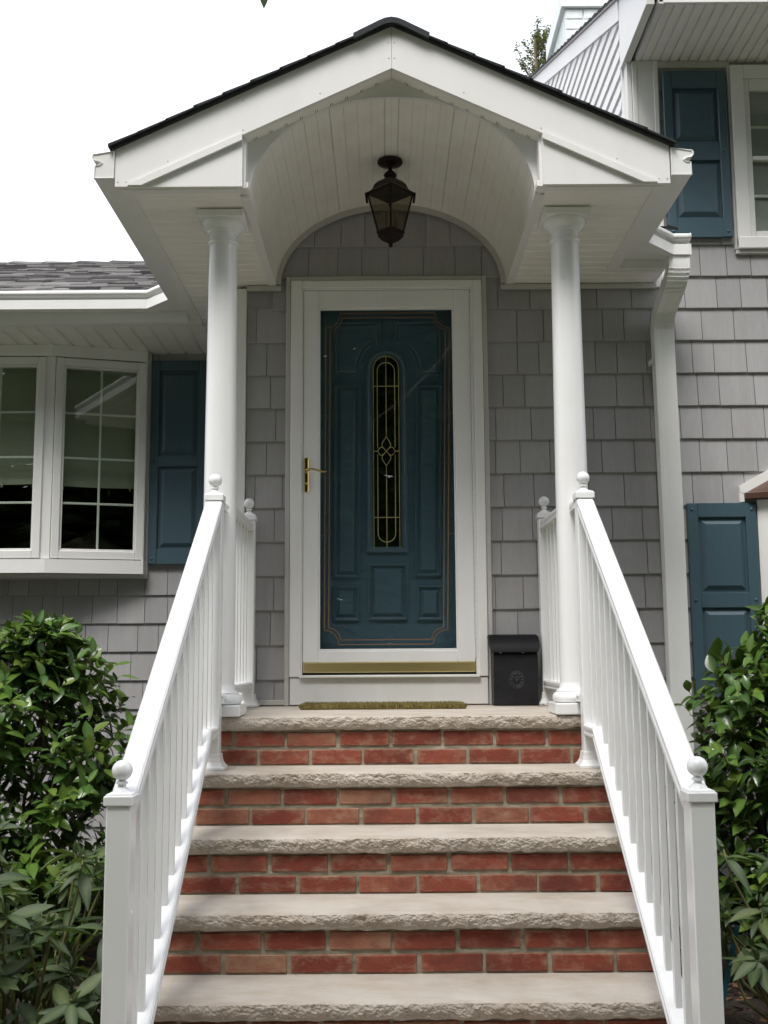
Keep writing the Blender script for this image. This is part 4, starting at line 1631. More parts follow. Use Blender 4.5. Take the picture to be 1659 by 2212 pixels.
def slab(name, x0, x1, yf, yb, zt, th, seed):
    """Flat stone slab whose front edge is split rock."""
    b = MB()
    nxs, nzs = 520, 16
    vs, fs = [], []
    for j in range(nzs + 1):
        fz = j / nzs
        z = zt - th * fz
        for i in range(nxs + 1):
            x_ = x0 + (x1 - x0) * i / nxs
            p = Vector((x_ * 10.0 + seed * 13.1, z * 15.0, seed))
            w1 = noise.noise(p * 0.45)
            cell = noise.voronoi(p * 1.7)[0]
            facet = min(1.0, cell[1] - cell[0])
            d = 0.009 * w1 + 0.006 * (0.55 - cell[0]) + 0.002 * facet + 0.004 * noise.noise(p * 2.9) + 0.003 * noise.noise(p * 6.5) + 0.003 * noise.noise(p * 15)
            prof = math.sin(math.pi * min(1, fz * 0.78 + 0.20)) ** 0.6
            e = 0.012 * prof + d * (0.30 + 0.80 * prof) - 0.006 * max(0, fz - 0.55)
            if j == 0: e = 0.25 * d - 0.002
            zz = z + (0.0018 * noise.noise(Vector((x_ * 12, seed, 5))) if j == 0 else 0.004 * noise.noise(p * 3.1) * (1 if j < nzs else 1.5))
            vs.append((x_, yf + 0.006 - e, zz))
    for j in range(nzs):
        for i in range(nxs):
            a = j * (nxs + 1) + i
            fs.append((a, a + 1, a + nxs + 2, a + nxs + 1))
    b.cur = 1
    b._add(vs, fs)
    # top sheet and the remaining sides
    b.cur = 0
    top0 = len(b.v)
    tv = [vs[i] for i in range(nxs + 1)]
    bt = [vs[nzs * (nxs + 1) + i] for i in range(nxs + 1)]
    b._add(tv + [(x1, yb, zt), (x0, yb, zt)], [list(range(nxs + 1)) + [nxs + 1, nxs + 2]])
    b._add(bt + [(x1, yb, zt - th), (x0, yb, zt - th)], [([nxs + 2, nxs + 1] + list(range(nxs + 1))[::-1])])
    for xx, col_ in ((x0, 0), (x1, nxs)):
        e = [vs[j * (nxs + 1) + col_] for j in range(nzs + 1)]
        b._add(e + [(xx, yb, zt - th), (xx, yb, zt)], [list(range(nzs + 3))])
    b._add([(x0, yb, zt), (x1, yb, zt), (x1, yb, zt - th), (x0, yb, zt - th)], [(0, 1, 2, 3)])
    o = b.build(name, [M['slab'], M['rock']], steps)
    me = o.data
    return o


TH = 0.052
NOSE = 0.031
# landing of two slabs with a joint, then five treads
slab('landing_slab', SX0, SX1, -LAND - NOSE, -0.36, 0.0, TH, 1)
MB().box(SX0, -0.18, -0.356, -0.004, -TH, -0.0015, 0.003).build('landing_slab', M['slab'], steps)
MB().box(-0.176, SX1, -0.356, -0.004, -TH, -0.001, 0.003).build('landing_slab', M['slab'], steps)
for k in range(1, 6):
    yf = -(LAND + k * TREAD) - NOSE
    slab('tread', SX0, SX1, yf, -(LAND + (k - 1) * TREAD) - 0.004, -k * RISE, TH, k + 1.7)
BP, BH, JT = 0.2127, 0.0575, 0.0130
br_me = []
for v in range(6):
    rnd = random.Random(50 + v)
    b = MB().box(0.0, BP - JT, -0.012, 0.06, 0, BH, 0.0035)
    bm = bmesh.new()
    tmp = b.mesh('brick', M['brick'])
    bm.from_mesh(tmp)
    for vv in bm.verts:
        vv.co += Vector((rnd.uniform(-1, 1), rnd.uniform(-1, 1), rnd.uniform(-1, 1))) * 0.0013
    bm.to_mesh(tmp)
    bm.free()
    br_me.append(tmp)
A0 = [-0.0213, -0.0231, -0.0304, -0.0344, -0.03, -0.03]
rnd = random.Random(21)
for k in range(6):
    yr = -(LAND + k * TREAD)
    ztop = -k * RISE - TH
    zbot = -(k + 1) * RISE
    b = MB()
    nxm, nzm = 120, 10
    vs, fs = [], []
    for j in range(nzm + 1):
        for i in range(nxm + 1):
            x_ = SX0 + 0.02 + (SX1 - SX0 - 0.04) * i / nxm
            z_ = zbot + (ztop - zbot) * j / nzm
            vs.append((x_, yr - 0.0055 + 0.0035 * noise.noise(Vector((x_ * 22, z_ * 40, k))), z_))
    for j in range(nzm):
        for i in range(nxm):
            a = j * (nxm + 1) + i
            fs.append((a, a + 1, a + nxm + 2, a + nxm + 1))
    b._add(vs, fs)
    b.box(SX0 + 0.02, SX1 - 0.02, yr + 0.002, yr + 0.20, zbot, ztop)
    riser = b.build('riser', M['mortar'], steps)
    pitch = (ztop - zbot) / 2
    for row in range(2):
        zb0 = ztop - (row + 1) * pitch + 0.005
        off = A0[k] + JT / 2 - (0.55 * BP if row else 0) + rnd.uniform(-0.008, 0.008)
        i0 = -5
        for i in range(i0, 6):
            xa_ = off + i * BP + rnd.uniform(-0.003, 0.003)
            xb_ = xa_ + BP - JT
            ca_, cb_ = max(xa_, SX0 + 0.022), min(xb_, SX1 - 0.022)
            if cb_ - ca_ < 0.03: continue
            o = inst('brick', rnd.choice(br_me), (ca_, yr + rnd.uniform(-0.0015, 0.002), zb0 + rnd.uniform(-0.0015, 0.0015)), riser, rot=(0, rnd.uniform(-0.006, 0.006), 0))
            o.scale = ((cb_ - ca_) / (BP - JT), 1, 1)
# masonry core under the landing
core = MB()
core.box(SX0 + 0.03, SX1 - 0.03, -LAND + 0.21, -0.006, GZ - 0.05, -TH - 0.002)
for k in range(1, 6):
    core.box(SX0 + 0.03, SX1 - 0.03, -(LAND + k * TREAD) + 0.02, -(LAND + (k - 1) * TREAD) - 0.03, GZ - 0.05, -k * RISE - TH - 0.004)
core.build('masonry_core', M['mortar'], steps)

# ------------------------------------------------------------------ railings
PW = 0.0325      # half width of a post


def flare(mb, x, y, z, w=0.0325):
    """Flared square skirt at a post's foot."""
    prof = [(w + 0.024, 0.0), (w + 0.024, 0.009), (w + 0.017, 0.016), (w + 0.009, 0.030), (w + 0.006, 0.046), (w + 0.005, 0.060), (w + 0.001, 0.061)]
    q = [(r_ * math.sqrt(2), z + h_) for r_, h_ in prof]
    mb.lathe(q, x, y, 4, math.pi / 4)


def post(parent, x, y, z0, zball, name='newel_post'):
    zc_ = zball - 0.0875
    p = MB().box(x - PW, x + PW, y - PW, y + PW, z0 + 0.002, zc_, 0.0035).build(name, M['rail'], parent)
    c = MB().box(x - PW - 0.006, x + PW + 0.006, y - PW - 0.006, y + PW + 0.006, zc_ + 0.001, zc_ + 0.026, 0.0025)
    c.lathe([((PW + 0.002) * 1.414, zc_ + 0.0262), ((PW + 0.000) * 1.414, zc_ + 0.030), (0.022 * 1.414, zc_ + 0.0345)], x, y, 4, math.pi / 4)
    c.build('cap', M['rail'], p)
    prof = [(0.024, zc_ + 0.034), (0.022, zc_ + 0.038), (0.015, zc_ + 0.042), (0.0105, zc_ + 0.047), (0.011, zc_ + 0.051), (0.0165, zc_ + 0.0545), (0.0165, zc_ + 0.0575), (0.011, zc_ + 0.061), (0.009, zc_ + 0.063)]
    r_ = 0.0268
    for i in range(1, 16):
        a = math.pi * (i / 16.0)
        if zball - r_ * math.cos(a) > zc_ + 0.063: prof.append((r_ * math.sin(a), zball - r_ * math.cos(a)))
    prof.append((0.0006, zball + r_))
    MB().lathe(prof, x, y, 28).build('ball_finial', M['rail'], p, angle=50)
    f = MB()
    flare(f, x, y, z0 + 0.001)
    f.build('post_skirt', M['rail'], p)
    return p


def sloped(mb, x, y0, z0, y1, z1, hw, th, lip=0.0):
    """Rail of width 2*hw; (y,z) are points of its top line."""
    dv = Vector((y1 - y0, z1 - z0)).normalized()
    n = Vector((-dv.y, dv.x))
    if n.y < 0: n = -n
    prof = [(-hw + 0.006, 0.0), (hw - 0.006, 0.0), (hw, -0.006), (hw, -0.014), (hw - 0.006, -0.020), (hw - 0.006, -0.028), (hw - 0.001, -0.032), (hw - 0.001, -th), (-hw + 0.001, -th), (-hw + 0.001, -0.032), (-hw + 0.006, -0.028), (-hw + 0.006, -0.020), (-hw, -0.014), (-hw, -0.006)]
    vs = []
    for (yy, zz) in ((y0, z0), (y1, z1)):
        # vertical cut at the posts
        for px_, pz in prof:
            vs.append((x + px_, yy, zz + pz / max(0.3, n.y)))
    m = len(prof)
    mb._add(vs, [list(range(m))[::-1], list(range(m, 2 * m))] + [(i, (i + 1) % m, m + (i + 1) % m, m + i) for i in range(m)])


def stair_rail(x, label):
    t = thing('stair_railing', label, 'railing', (x, -1.9, -0.6), 'porch railings')
    yu, yl = -1.128, -2.612
    post(t, x, yu, -RISE, 0.958)
    post(t, x, yl, GZ + 0.045, -0.048)
    a, c = yu - PW, yl + PW
    s_ = 0.685
    zt0 = 0.868
    b = MB()
    sloped(b, x, a, zt0, c, zt0 + (c - a) * s_, 0.034, 0.044)
    b.build('top_rail', M['rail'], t)
    b = MB()
    yk, zk = -1.345, -0.028
    sb = 0.72
    sloped(b, x, a, zk, yk, zk, 0.034, 0.040)
    b.build('rail_bracket', M['rail'], t)
    b = MB()
    sloped(b, x, yk - 0.001, zk, c, zk + (c - yk) * sb, 0.034, 0.040)
    b.build('bottom_rail', M['rail'], t)
    h = 0.0095
    y = -1.213
    while y > c + 0.05:
        zt_b = zt0 + (y - a) * s_ - 0.046
        zb_b = (zk if y > yk else zk + (y - yk) * sb) - 0.008
        q = MB()
        q.box(x - h, x + h, y - h, y + h, zb_b, zt_b + 0.004, 0.0015)
        q.build('baluster', M['rail'], t)
        y -= 0.1005
    return t


stair_rail(-0.732, 'white sloping stair railing with ball-topped posts left of the steps')
stair_rail(0.769, 'white sloping stair railing with ball-topped posts right of the steps')


def landing_rail(x, xcol, label):
    t = thing('landing_railing', label, 'railing', (x, -0.45, 0.0), 'porch railings')
    post(t, x, -0.082, 0.0, 1.009)
    b = MB()
    sloped(b, x, -0.865, 0.905, -0.1155, 0.905, 0.030, 0.040)
    b.build('top_rail', M['rail'], t)
    b = MB()
    sloped(b, x, -0.865, 0.122, -0.1155, 0.122, 0.030, 0.036)
    b.build('bottom_rail', M['rail'], t)
    y = -0.205
    while y > -0.83:
        q = MB().box(x - 0.0095, x + 0.0095, y - 0.0095, y + 0.0095, 0.115, 0.868, 0.0015)
        q.build('baluster', M['rail'], t)
        y -= 0.110
    # short link from the column to the top newel
    for zz in (0.905, 0.122):
        b = MB()
        sloped(b, x, -1.0955, zz - 0.03, -0.995, zz - 0.03, 0.030, 0.036)
        b.build('rail_link', M['rail'], t)


landing_rail(-0.724, -0.743, 'short white level railing between left column and house wall')
landing_rail(0.762, 0.757, 'short white level railing between right column and house wall')

# ------------------------------------------------------------------ lantern
LX, LY = -0.004, -0.55
lan = thing('hanging_lantern', 'dark bronze square lantern hanging from the vaulted porch ceiling', 'lantern', (LX, LY, 2.60))
zA = 2.598
MB().lathe([(0.061, zA), (0.061, zA - 0.006), (0.056, zA - 0.012), (0.030, zA - 0.018), (0.016, zA - 0.024), (0.010, zA - 0.032)], LX, LY, 32).build('ceiling_plate', M['copper'], lan, angle=45)
MB().lathe([(0.010, zA - 0.028), (0.009, zA - 0.042), (0.014, zA - 0.047), (0.026, zA - 0.058), (0.032, zA - 0.068), (0.030, zA - 0.074), (0.018, zA - 0.080), (0.014, zA - 0.086), (0.020, zA - 0.090)], LX, LY, 28).build('stem_bell', M['copper'], lan, angle=50)
rot45 = R(1)
def sq(prof, nm, mt, rot=rot45, ang=30):
    b = MB()
    b.lathe(prof, LX, LY, 4, rot)
    return b.build(nm, mt, lan)
zr0 = zA - 0.090
roof = sq([(0.020, zr0 + 0.002), (0.060, zr0 - 0.008), (0.075, zr0 - 0.022), (0.086, zr0 - 0.045), (0.098, zr0 - 0.056), (0.119, zr0 - 0.066), (0.1195, zr0 - 0.072), (0.110, zr0 - 0.073), (0.02, zr0 - 0.070)], 'lamp_roof', M['copper'])
zg1_, zg0_ = zr0 - 0.071, zr0 - 0.262
# hanging flaps at the corners, glazing bars, panes
rt, rb2 = 0.108, 0.060
for i in range(4):
    a = rot45 + math.pi / 2 * i
    ct, cbm = Vector((LX + rt * math.cos(a), LY + rt * math.sin(a), zg1_)), Vector((LX + rb2 * math.cos(a), LY + rb2 * math.sin(a), zg0_))
    MB().tube([ct, cbm], 0.0048, 6).build('corner_bar', M['copper'], lan)
    ot = Vector((LX + 0.117 * math.cos(a), LY + 0.117 * math.sin(a), zg1_ + 0.004))
    MB().tube([ot, ot + Vector((-0.006 * math.cos(a), -0.006 * math.sin(a), -0.050))], 0.0062, 6).build('corner_drop', M['copper'], lan)
    a2 = a + math.pi / 2
    dt, db = Vector((LX + rt * math.cos(a2), LY + rt * math.sin(a2), zg1_)), Vector((LX + rb2 * math.cos(a2), LY + rb2 * math.sin(a2), zg0_))
    b = MB()
    b._add([ct, dt, db, cbm], [(0, 1, 2, 3)])
    b.build('pane', M['lamp_glass'], lan)
    MB().tube([ct, dt], 0.0045, 6).build('top_bar', M['copper'], lan)
sq([(0.062, zg0_ + 0.006), (0.067, zg0_ + 0.004), (0.067, zg0_ - 0.008), (0.061, zg0_ - 0.010), (0.061, zg0_ - 0.024), (0.056, zg0_ - 0.028), (0.048, zg0_ - 0.036), (0.038, zg0_ - 0.046), (0.018, zg0_ - 0.054), (0.010, zg0_ - 0.058)], 'lamp_base', M['copper'])
MB().lathe([(0.010, zg0_ - 0.056), (0.008, zg0_ - 0.060), (0.0105, zg0_ - 0.066), (0.0085, zg0_ - 0.073), (0.001, zg0_ - 0.078)], LX, LY, 16).build('finial', M['copper'], lan, smooth=True)
for i in range(3):
    a = R(20 + 120 * i)
    cx_, cy_ = LX + 0.026 * math.cos(a), LY + 0.026 * math.sin(a)
    c = MB().lathe([(0.0125, zg0_ + 0.004), (0.0125, zg0_ + 0.012), (0.008, zg0_ + 0.016), (0.0085, zg0_ + 0.065), (0.006, zg0_ + 0.067), (0.009, zg0_ + 0.085), (0.007, zg0_ + 0.100), (0.001, zg0_ + 0.116)], cx_, cy_, 14)
    c.build('candle', M['candle'], lan, smooth=True)

# ------------------------------------------------------------------ mailbox
mbx = thing('mailbox', 'black metal mailbox with round embossed emblem standing on landing by the door', 'mailbox', (0.59, -0.15, 0))
X0, X1 = 0.484, 0.700
b = MB()
b.prism([(-0.160, 0.003), (-0.018, 0.003), (-0.018, 0.335), (-0.070, 0.335), (-0.150, 0.262), (-0.160, 0.245)], 'x', X0, X1)
body = b.build('body', M['black_iron'], mbx)
lid = MB()
prf = [(-0.018, 0.345), (-0.085, 0.345), (-0.118, 0.335), (-0.150, 0.312), (-0.172, 0.280), (-0.178, 0.258), (-0.172, 0.256), (-0.150, 0.266), (-0.060, 0.337), (-0.018, 0.337)]
lid.prism(prf, 'x', X0 - 0.018, X1 + 0.012)
lid.v = [Vector((p.x + (0.010 if p.x < 0.59 else -0.010) * (1 if (p.z > 0.338 or p.z < 0.27) else 0), p.y, p.z)) for p in lid.v]
lid.build('lid', M['lid_black'], mbx, angle=40)
em = MB()
ex, ez = 0.596, 0.125
for r_ in (0.036, 0.030):
    em.tube([(ex + r_ * math.cos(2 * math.pi * i / 28), -0.161, ez + r_ * 1.15 * math.sin(2 * math.pi * i / 28)) for i in range(28)], 0.0016, 5, True)
for i in range(12):
    a = 2 * math.pi * i / 12
    em.sphere((ex + 0.0245 * math.cos(a), -0.161, ez + 0.0282 * math.sin(a)), 0.0042, 8, 6, sy=0.6)
for dx_, dz_ in ((0, 0.006), (0.006, 0), (-0.006, 0), (0, -0.006), (0.013, 0.010), (-0.013, 0.010), (0.0, 0.014)):
    em.sphere((ex + dx_, -0.161, ez + dz_), 0.0036, 8, 6, sy=0.6)
em.build('emblem', M['emblem'], mbx, smooth=True)
sc_ = MB()
for xx in (0.52, 0.63):
    sc_.sphere((xx, -0.155, 0.258), 0.0055, 8, 6)
sc_.build('rivet', M['trim_grey'], mbx, smooth=True)

# fallen leaf beside the mailbox
lf = MB()
lf._add([(0.672, -0.225, 0.004), (0.695, -0.245, 0.010), (0.722, -0.232, 0.005), (0.716, -0.212, 0.011), (0.690, -0.208, 0.006)], [(0, 1, 4), (1, 3, 4), (1, 2, 3)])
o = lf.build('fallen_leaf', M['litter'])
tag(o, 'small curled brown leaf lying at the foot of the mailbox', 'leaf')

# ------------------------------------------------------------------ doormat
mat_t = thing('doormat', 'olive green bristly doormat lying on landing in front of door', 'doormat', (-0.05, -0.30, 0))
MX0, MX1, MY0, MY1 = -0.440, 0.330, -0.455, -0.090
MB().box(MX0 + 0.004, MX1 - 0.004, MY0 + 0.004, MY1 - 0.004, 0.001, 0.012, 0.003).build('backing', M['mat'], mat_t)
tf = MB()
rnd = random.Random(9)
for i in range(9000):
    x_, y_ = rnd.uniform(MX0, MX1), rnd.uniform(MY0, MY1) if i % 3 else rnd.uniform(MY0, MY0 + 0.02)
    hgt = 0.025 + 0.004 * noise.noise((x_ * 20, y_ * 20, 0)) + rnd.uniform(-0.003, 0.002)
    a = rnd.uniform(0, math.pi)
    w_ = 0.0022
    lx, ly = rnd.uniform(-0.006, 0.006), rnd.uniform(-0.007, 0.004)
    tf._add([(x_ - w_ * math.cos(a), y_ - w_ * math.sin(a), 0.008), (x_ + w_ * math.cos(a), y_ + w_ * math.sin(a), 0.008), (x_ + lx, y_ + ly, hgt)], [(0, 1, 2)])
tag(tf.build('bristles', M['mat'], mat_t, recalc=False), kind='stuff')


# ------------------------------------------------------------------ plants
def leaf_mesh(name, Lg, W, fold, curl, mat_, tip=0.5, nseg=5, wavy=0.0):
    """Leaf from the origin along +x, face up +z, folded along its rib."""
    vs, fs, rib = [], [], []
    for i in range(nseg + 1):
        t = i / nseg
        wd_ = W * 0.5 * (math.sin(math.pi * min(1.0, t ** 0.85)) ** 0.8) * (1.0 if t < tip else (1 - 0.25 * (t - tip)))
        if i == 0: wd_ = W * 0.06
        if i == nseg: wd_ = 0.0005
        x_ = Lg * t
        z_ = -curl * Lg * t * t
        f_ = fold * wd_
        wv = wavy * W * math.sin(t * 9)
        vs += [(x_, -wd_, z_ + f_ + wv), (x_, 0, z_), (x_, wd_, z_ + f_ - wv)]
        rib += [0.0, 1.0, 0.0]
    for i in range(nseg):
        a = i * 3
        fs += [(a, a + 3, a + 4, a + 1), (a + 1, a + 4, a + 5, a + 2)]
    me = bpy.data.meshes.new(name)
    me.from_pydata(vs, [], fs)
    me.materials.append(mat_)
    at = me.attributes.new('rib', 'FLOAT', 'POINT')
    at.data.foreach_set('value', rib)
    me.polygons.foreach_set('use_smooth', [True] * len(me.polygons))
    me.update()
    return me, vs, fs, rib


def frame(x_dir, up_hint):
    x_ = x_dir.normalized()
    y_ = up_hint.cross(x_)
    if y_.length < 1e-4: y_ = Vector((0, 1, 0)).cross(x_)
    y_.normalize()
    z_ = x_.cross(y_)
    return Matrix((x_, y_, z_)).transposed()


def finish_plant(t, leaves, variants, mat_, stems, stem_mat, cap=300, score=None):
    """leaves: (position, 3x3 rotation, size, variant). The 300 that show largest become parts."""
    def sc0(lf_):
        u, v, d = project(lf_[0])
        inv = 0 if (-0.02 < u < 1.02 and -0.02 < v < 1.02) else 1
        return (inv, d / lf_[2])
    leaves.sort(key=sc0)
    big = MB()
    ribs = []
    for i, (p, r_, s_, v) in enumerate(leaves):
        me, vs, fs, rb_ = variants[v]
        if i < cap:
            o = inst('leaf', me, p, t, rot=r_)
            o.scale = (s_, s_, s_)
        else:
            big._add([p + r_ @ (Vector(q) * s_) for q in vs], fs)
            ribs += rb_
    stems.build('stems', stem_mat, t, smooth=True)
    if big.v:
        o = big.build('foliage', mat_, t, recalc=False, smooth=True)
        at = o.data.attributes.new('rib', 'FLOAT', 'POINT')
        at.data.foreach_set('value', ribs)
        tag(o, kind='stuff')


CAM_V = [leaf_mesh('leaf', 0.075, 0.040, f, c, M['camellia']) for f, c in ((0.25, 0.12), (0.45, 0.25), (0.15, 0.35), (0.35, -0.05), (0.55, 0.15))]
RHO_V = [leaf_mesh('leaf', 0.128, 0.041, f, c, M['rhodo'], 0.75, 7, w_) for f, c, w_ in ((0.25, 0.12, 0.02), (0.45, 0.30, 0.05), (0.15, 0.55, 0.03), (0.60, 0.18, 0.0), (0.30, 0.75, 0.02), (0.35, -0.10, 0.04))]


def camellia(label, base, profile, n_twigs, seed, lean=(0, 0), cap=300, group='camellia bushes'):
    """profile: (height above base, radius x, radius y, dx, dy) rings; twigs end near the surface."""
    rnd = random.Random(seed)
    t = thing('camellia_bush', label, 'bush', base, group)
    B0 = Vector(base)
    stems = MB()
    leaves = []
    mains = []
    for i in range(9):
        a = 2 * math.pi * i / 9 + rnd.uniform(-0.3, 0.3)
        pts = [B0 + Vector((0.05 * math.cos(a), 0.05 * math.sin(a), -0.03))]
        H = profile[-1][0] * rnd.uniform(0.7, 0.97)
        for k in range(1, 7):
            h_ = H * k / 6
            rx, ry, dx_, dy_ = ring(profile, h_)
            pts.append(B0 + Vector((dx_ + rx * 0.5 * math.cos(a) * (k / 6) + rnd.uniform(-.03, .03), dy_ + ry * 0.5 * math.sin(a) * (k / 6) + rnd.uniform(-.03, .03), h_)))
        stems.tube(pts, 0.013, 6, r1=0.004)
        mains.append(pts)
    for i in range(n_twigs):
        h_ = profile[0][0] + (profile[-1][0] - profile[0][0]) * rnd.random() ** 0.85
        rx, ry, dx_, dy_ = ring(profile, h_)
        a = rnd.uniform(0, 2 * math.pi)
        k = math.sqrt(rnd.uniform(0.25, 1.0)) * rnd.uniform(0.86, 1.10)
        end = B0 + Vector((dx_ + rx * k * math.cos(a), dy_ + ry * k * math.sin(a), h_))
        out = Vector((math.cos(a) * 0.75, math.sin(a) * 0.75, rnd.uniform(0.25, 1.1))).normalized()
        ln = rnd.uniform(0.14, 0.26)
        st = end - out * ln + Vector((0, 0, -0.02))
        mid = (st + end) / 2 + Vector((rnd.uniform(-.012, .012), rnd.uniform(-.012, .012), -0.008))
        pts = [st, mid, end]
        stems.tube(pts, 0.0032, 4, r1=0.0014)
        nl = rnd.randint(6, 9)
        side = out.orthogonal().normalized()
        for j in range(nl):
            f = 0.18 + 0.82 * (j / (nl - 1))
            p = st.lerp(end, f)
            an = j * 2.4 + rnd.uniform(-0.3, 0.3)
            rot = Matrix.Rotation(an, 3, out)
            d = (rot @ side) * 1.0 + out * (0.45 + 0.5 * (f > 0.9)) + Vector((0, 0, rnd.uniform(-0.25, 0.30)))
            d.normalize()
            up = Vector((rnd.uniform(-.35, .35), rnd.uniform(-.35, .35) - 0.15, 1.0)) + out * 0.4
            fr = frame(d, up)
            leaves.append((p, fr, rnd.uniform(0.85, 1.45), rnd.randrange(len(CAM_V))))
    finish_plant(t, leaves, CAM_V, M['camellia'], stems, M['stem'], cap)
    return t


def ring(profile, h_):
    for (a, b_) in zip(profile[:-1], profile[1:]):
        if a[0] <= h_ <= b_[0]:
            f = (h_ - a[0]) / max(1e-6, b_[0] - a[0])
            return tuple(a[i] + (b_[i] - a[i]) * f for i in range(1, 5))
    return profile[0][1:] if h_ < profile[0][0] else profile[-1][1:]


camellia('glossy green camellia bush growing in front of wall under bow window', (-1.95, -0.10, GZ - 0.05),
         [(0.08, 0.58, 0.48, 0, 0), (0.45, 0.70, 0.55, 0, 0), (0.85, 0.74, 0.55, 0.0, 0), (1.15, 0.72, 0.50, 0.0, 0), (1.36, 0.62, 0.42, 0.0, 0), (1.48, 0.48, 0.32, 0.04, 0), (1.57, 0.30, 0.20, 0.12, -0.05), (1.64, 0.10, 0.08, 0.26, -0.10)], 760, 31)
camellia('glossy green camellia bush growing in front of right lower shutter', (1.70, -0.62, GZ),
         [(0.25, 0.38, 0.34, 0, 0), (0.60, 0.46, 0.40, 0, 0), (1.00, 0.50, 0.42, 0.02, 0), (1.26, 0.43, 0.36, 0.03, 0), (1.46, 0.26, 0.24, 0.08, 0), (1.66, 0.09, 0.08, 0.08, 0)], 470, 32)


def rhododendron(label, base, tips, seed, cap=300):
    """tips: whorl centres; each whorl is a rosette of long leaves round a bud."""
    rnd = random.Random(seed)
    t = thing('rhododendron', label, 'bush', base, 'rhododendron bushes')
    B0 = Vector(base)
    stems, leaves = MB(), []
    for (x_, y_, z_) in tips:
        e = Vector((x_, y_, z_))
        mid = B0.lerp(e, 0.55) + Vector((rnd.uniform(-.08, .08), rnd.uniform(-.08, .08), -0.06))
        out = (e - mid).normalized()
        out = (out + Vector((0, -0.1, 0.7))).normalized()
        stems.tube([B0 + Vector((rnd.uniform(-.05, .05), rnd.uniform(-.05, .05), 0)), mid, e - out * 0.10, e], 0.0085, 5, r1=0.003)
        side = out.orthogonal().normalized()
        n = rnd.randint(7, 10)
        a0 = rnd.uniform(0, 6.28)
        for j in range(n):
            an = a0 + 2 * math.pi * j / n + rnd.uniform(-0.25, 0.25)
            d = Matrix.Rotation(an, 3, out) @ side
            d = (d + out * rnd.uniform(-0.35, 0.45)).normalized()
            d = (d + Vector((rnd.uniform(-.3, .3), rnd.uniform(-.3, .3), rnd.uniform(-.35, .2)))).normalized()
            fr = frame(d, out + Vector((rnd.uniform(-.6, .6), -0.2 + rnd.uniform(-.5, .5), 0.3)))
            leaves.append((e + out * rnd.uniform(-0.05, 0.012), fr, rnd.uniform(0.6, 1.2), rnd.randrange(len(RHO_V))))
        for j in range(2):
            d = (out + Vector((rnd.uniform(-.5, .5), rnd.uniform(-.5, .5), 0))).normalized()
            leaves.append((e, frame(d, Vector((0, -1, 0.3))), 0.38, 3))
        stems.sphere(e + out * 0.012, 0.006, 6, 5)
    finish_plant(t, leaves, RHO_V, M['rhodo'], stems, M['stem_green'], cap)
    return t


rnd = random.Random(77)
tips = []
for i in range(88):
    zz = rnd.uniform(0.10, 0.80)
    tips.append((-1.32 + rnd.uniform(-0.70, 0.36), -1.62 + rnd.uniform(-0.42, 0.45), GZ + zz))
rhododendron('dull green rhododendron with long drooping leaves beside lower left railing post', (-1.36, -1.55, GZ - 0.02), tips, 41)
tips = []
for i in range(26):
    tips.append((1.48 + rnd.uniform(-0.28, 0.40), -1.40 + rnd.uniform(-0.30, 0.35), GZ + rnd.uniform(0.22, 0.72)))
rhododendron('sparse rhododendron with pale buds beside lower right railing post', (1.50, -1.40, GZ - 0.02), tips, 42)

# plant stake
b = MB()
b.M = Matrix.Translation((1.262, -1.20, -0.90)) @ Matrix.Rotation(R(14), 4, 'Y')
b.box(-0.010, 0.010, -0.0015, 0.0015, -0.29, 0.12, 0.001)
o = b.build('plant_stake', M['teal'], smooth=False)
tag(o, 'slanted teal plastic plant stake in soil right of the steps', 'stake')

# leaf litter and twigs on the mulch
lit = MB()
rnd = random.Random(3)
for i in range(2600):
    sx = rnd.choice((-1, 1))
    x_ = sx * rnd.uniform(0.92, 3.0)
    y_ = rnd.uniform(-3.2, 0.9 if sx < 0 else -0.05)
    s_ = rnd.uniform(0.015, 0.045)
    rm_ = Matrix.Rotation(rnd.uniform(0, 6.28), 3, 'Z') @ Matrix.Rotation(rnd.uniform(-0.6, 0.6), 3, 'X') @ Matrix.Rotation(rnd.uniform(-0.5, 0.5), 3, 'Y')
    c = Vector((x_, y_, GZ + 0.012 + rnd.uniform(0, 0.02)))
    q = [Vector((-1, 0, 0)), Vector((-0.2, -0.45, 0.12)), Vector((1, 0, 0.05)), Vector((-0.1, 0.5, 0.15))]
    lit._add([c + rm_ @ (p * s_) for p in q], [(0, 1, 2), (0, 2, 3)])
o = lit.build('leaf_litter', M['litter'], recalc=False)
tag(o, 'brown leaf litter scattered over the dark soil', 'litter', kind='stuff')

# ------------------------------------------------------------------ trees
def leafy(mb, c, r_, n, size, rnd, flat=1.0):
    for i in range(n):
        d = Vector((rnd.gauss(0, 1), rnd.gauss(0, 1), rnd.gauss(0, 1)))
        d = d.normalized() * r_ * rnd.random() ** 0.45
        d.z *= flat
        p = c + d
        s_ = size * rnd.uniform(0.6, 1.3)
        rm_ = Matrix.Rotation(rnd.uniform(0, 6.28), 3, 'Z') @ Matrix.Rotation(rnd.uniform(-1.3, 1.3), 3, 'X')
        q = [Vector((-1, 0, 0)), Vector((0, -0.45, 0.1)), Vector((1, 0, 0)), Vector((0, 0.45, 0.1))]
        mb._add([p + rm_ @ (k_ * s_) for k_ in q], [(0, 1, 2, 3)])


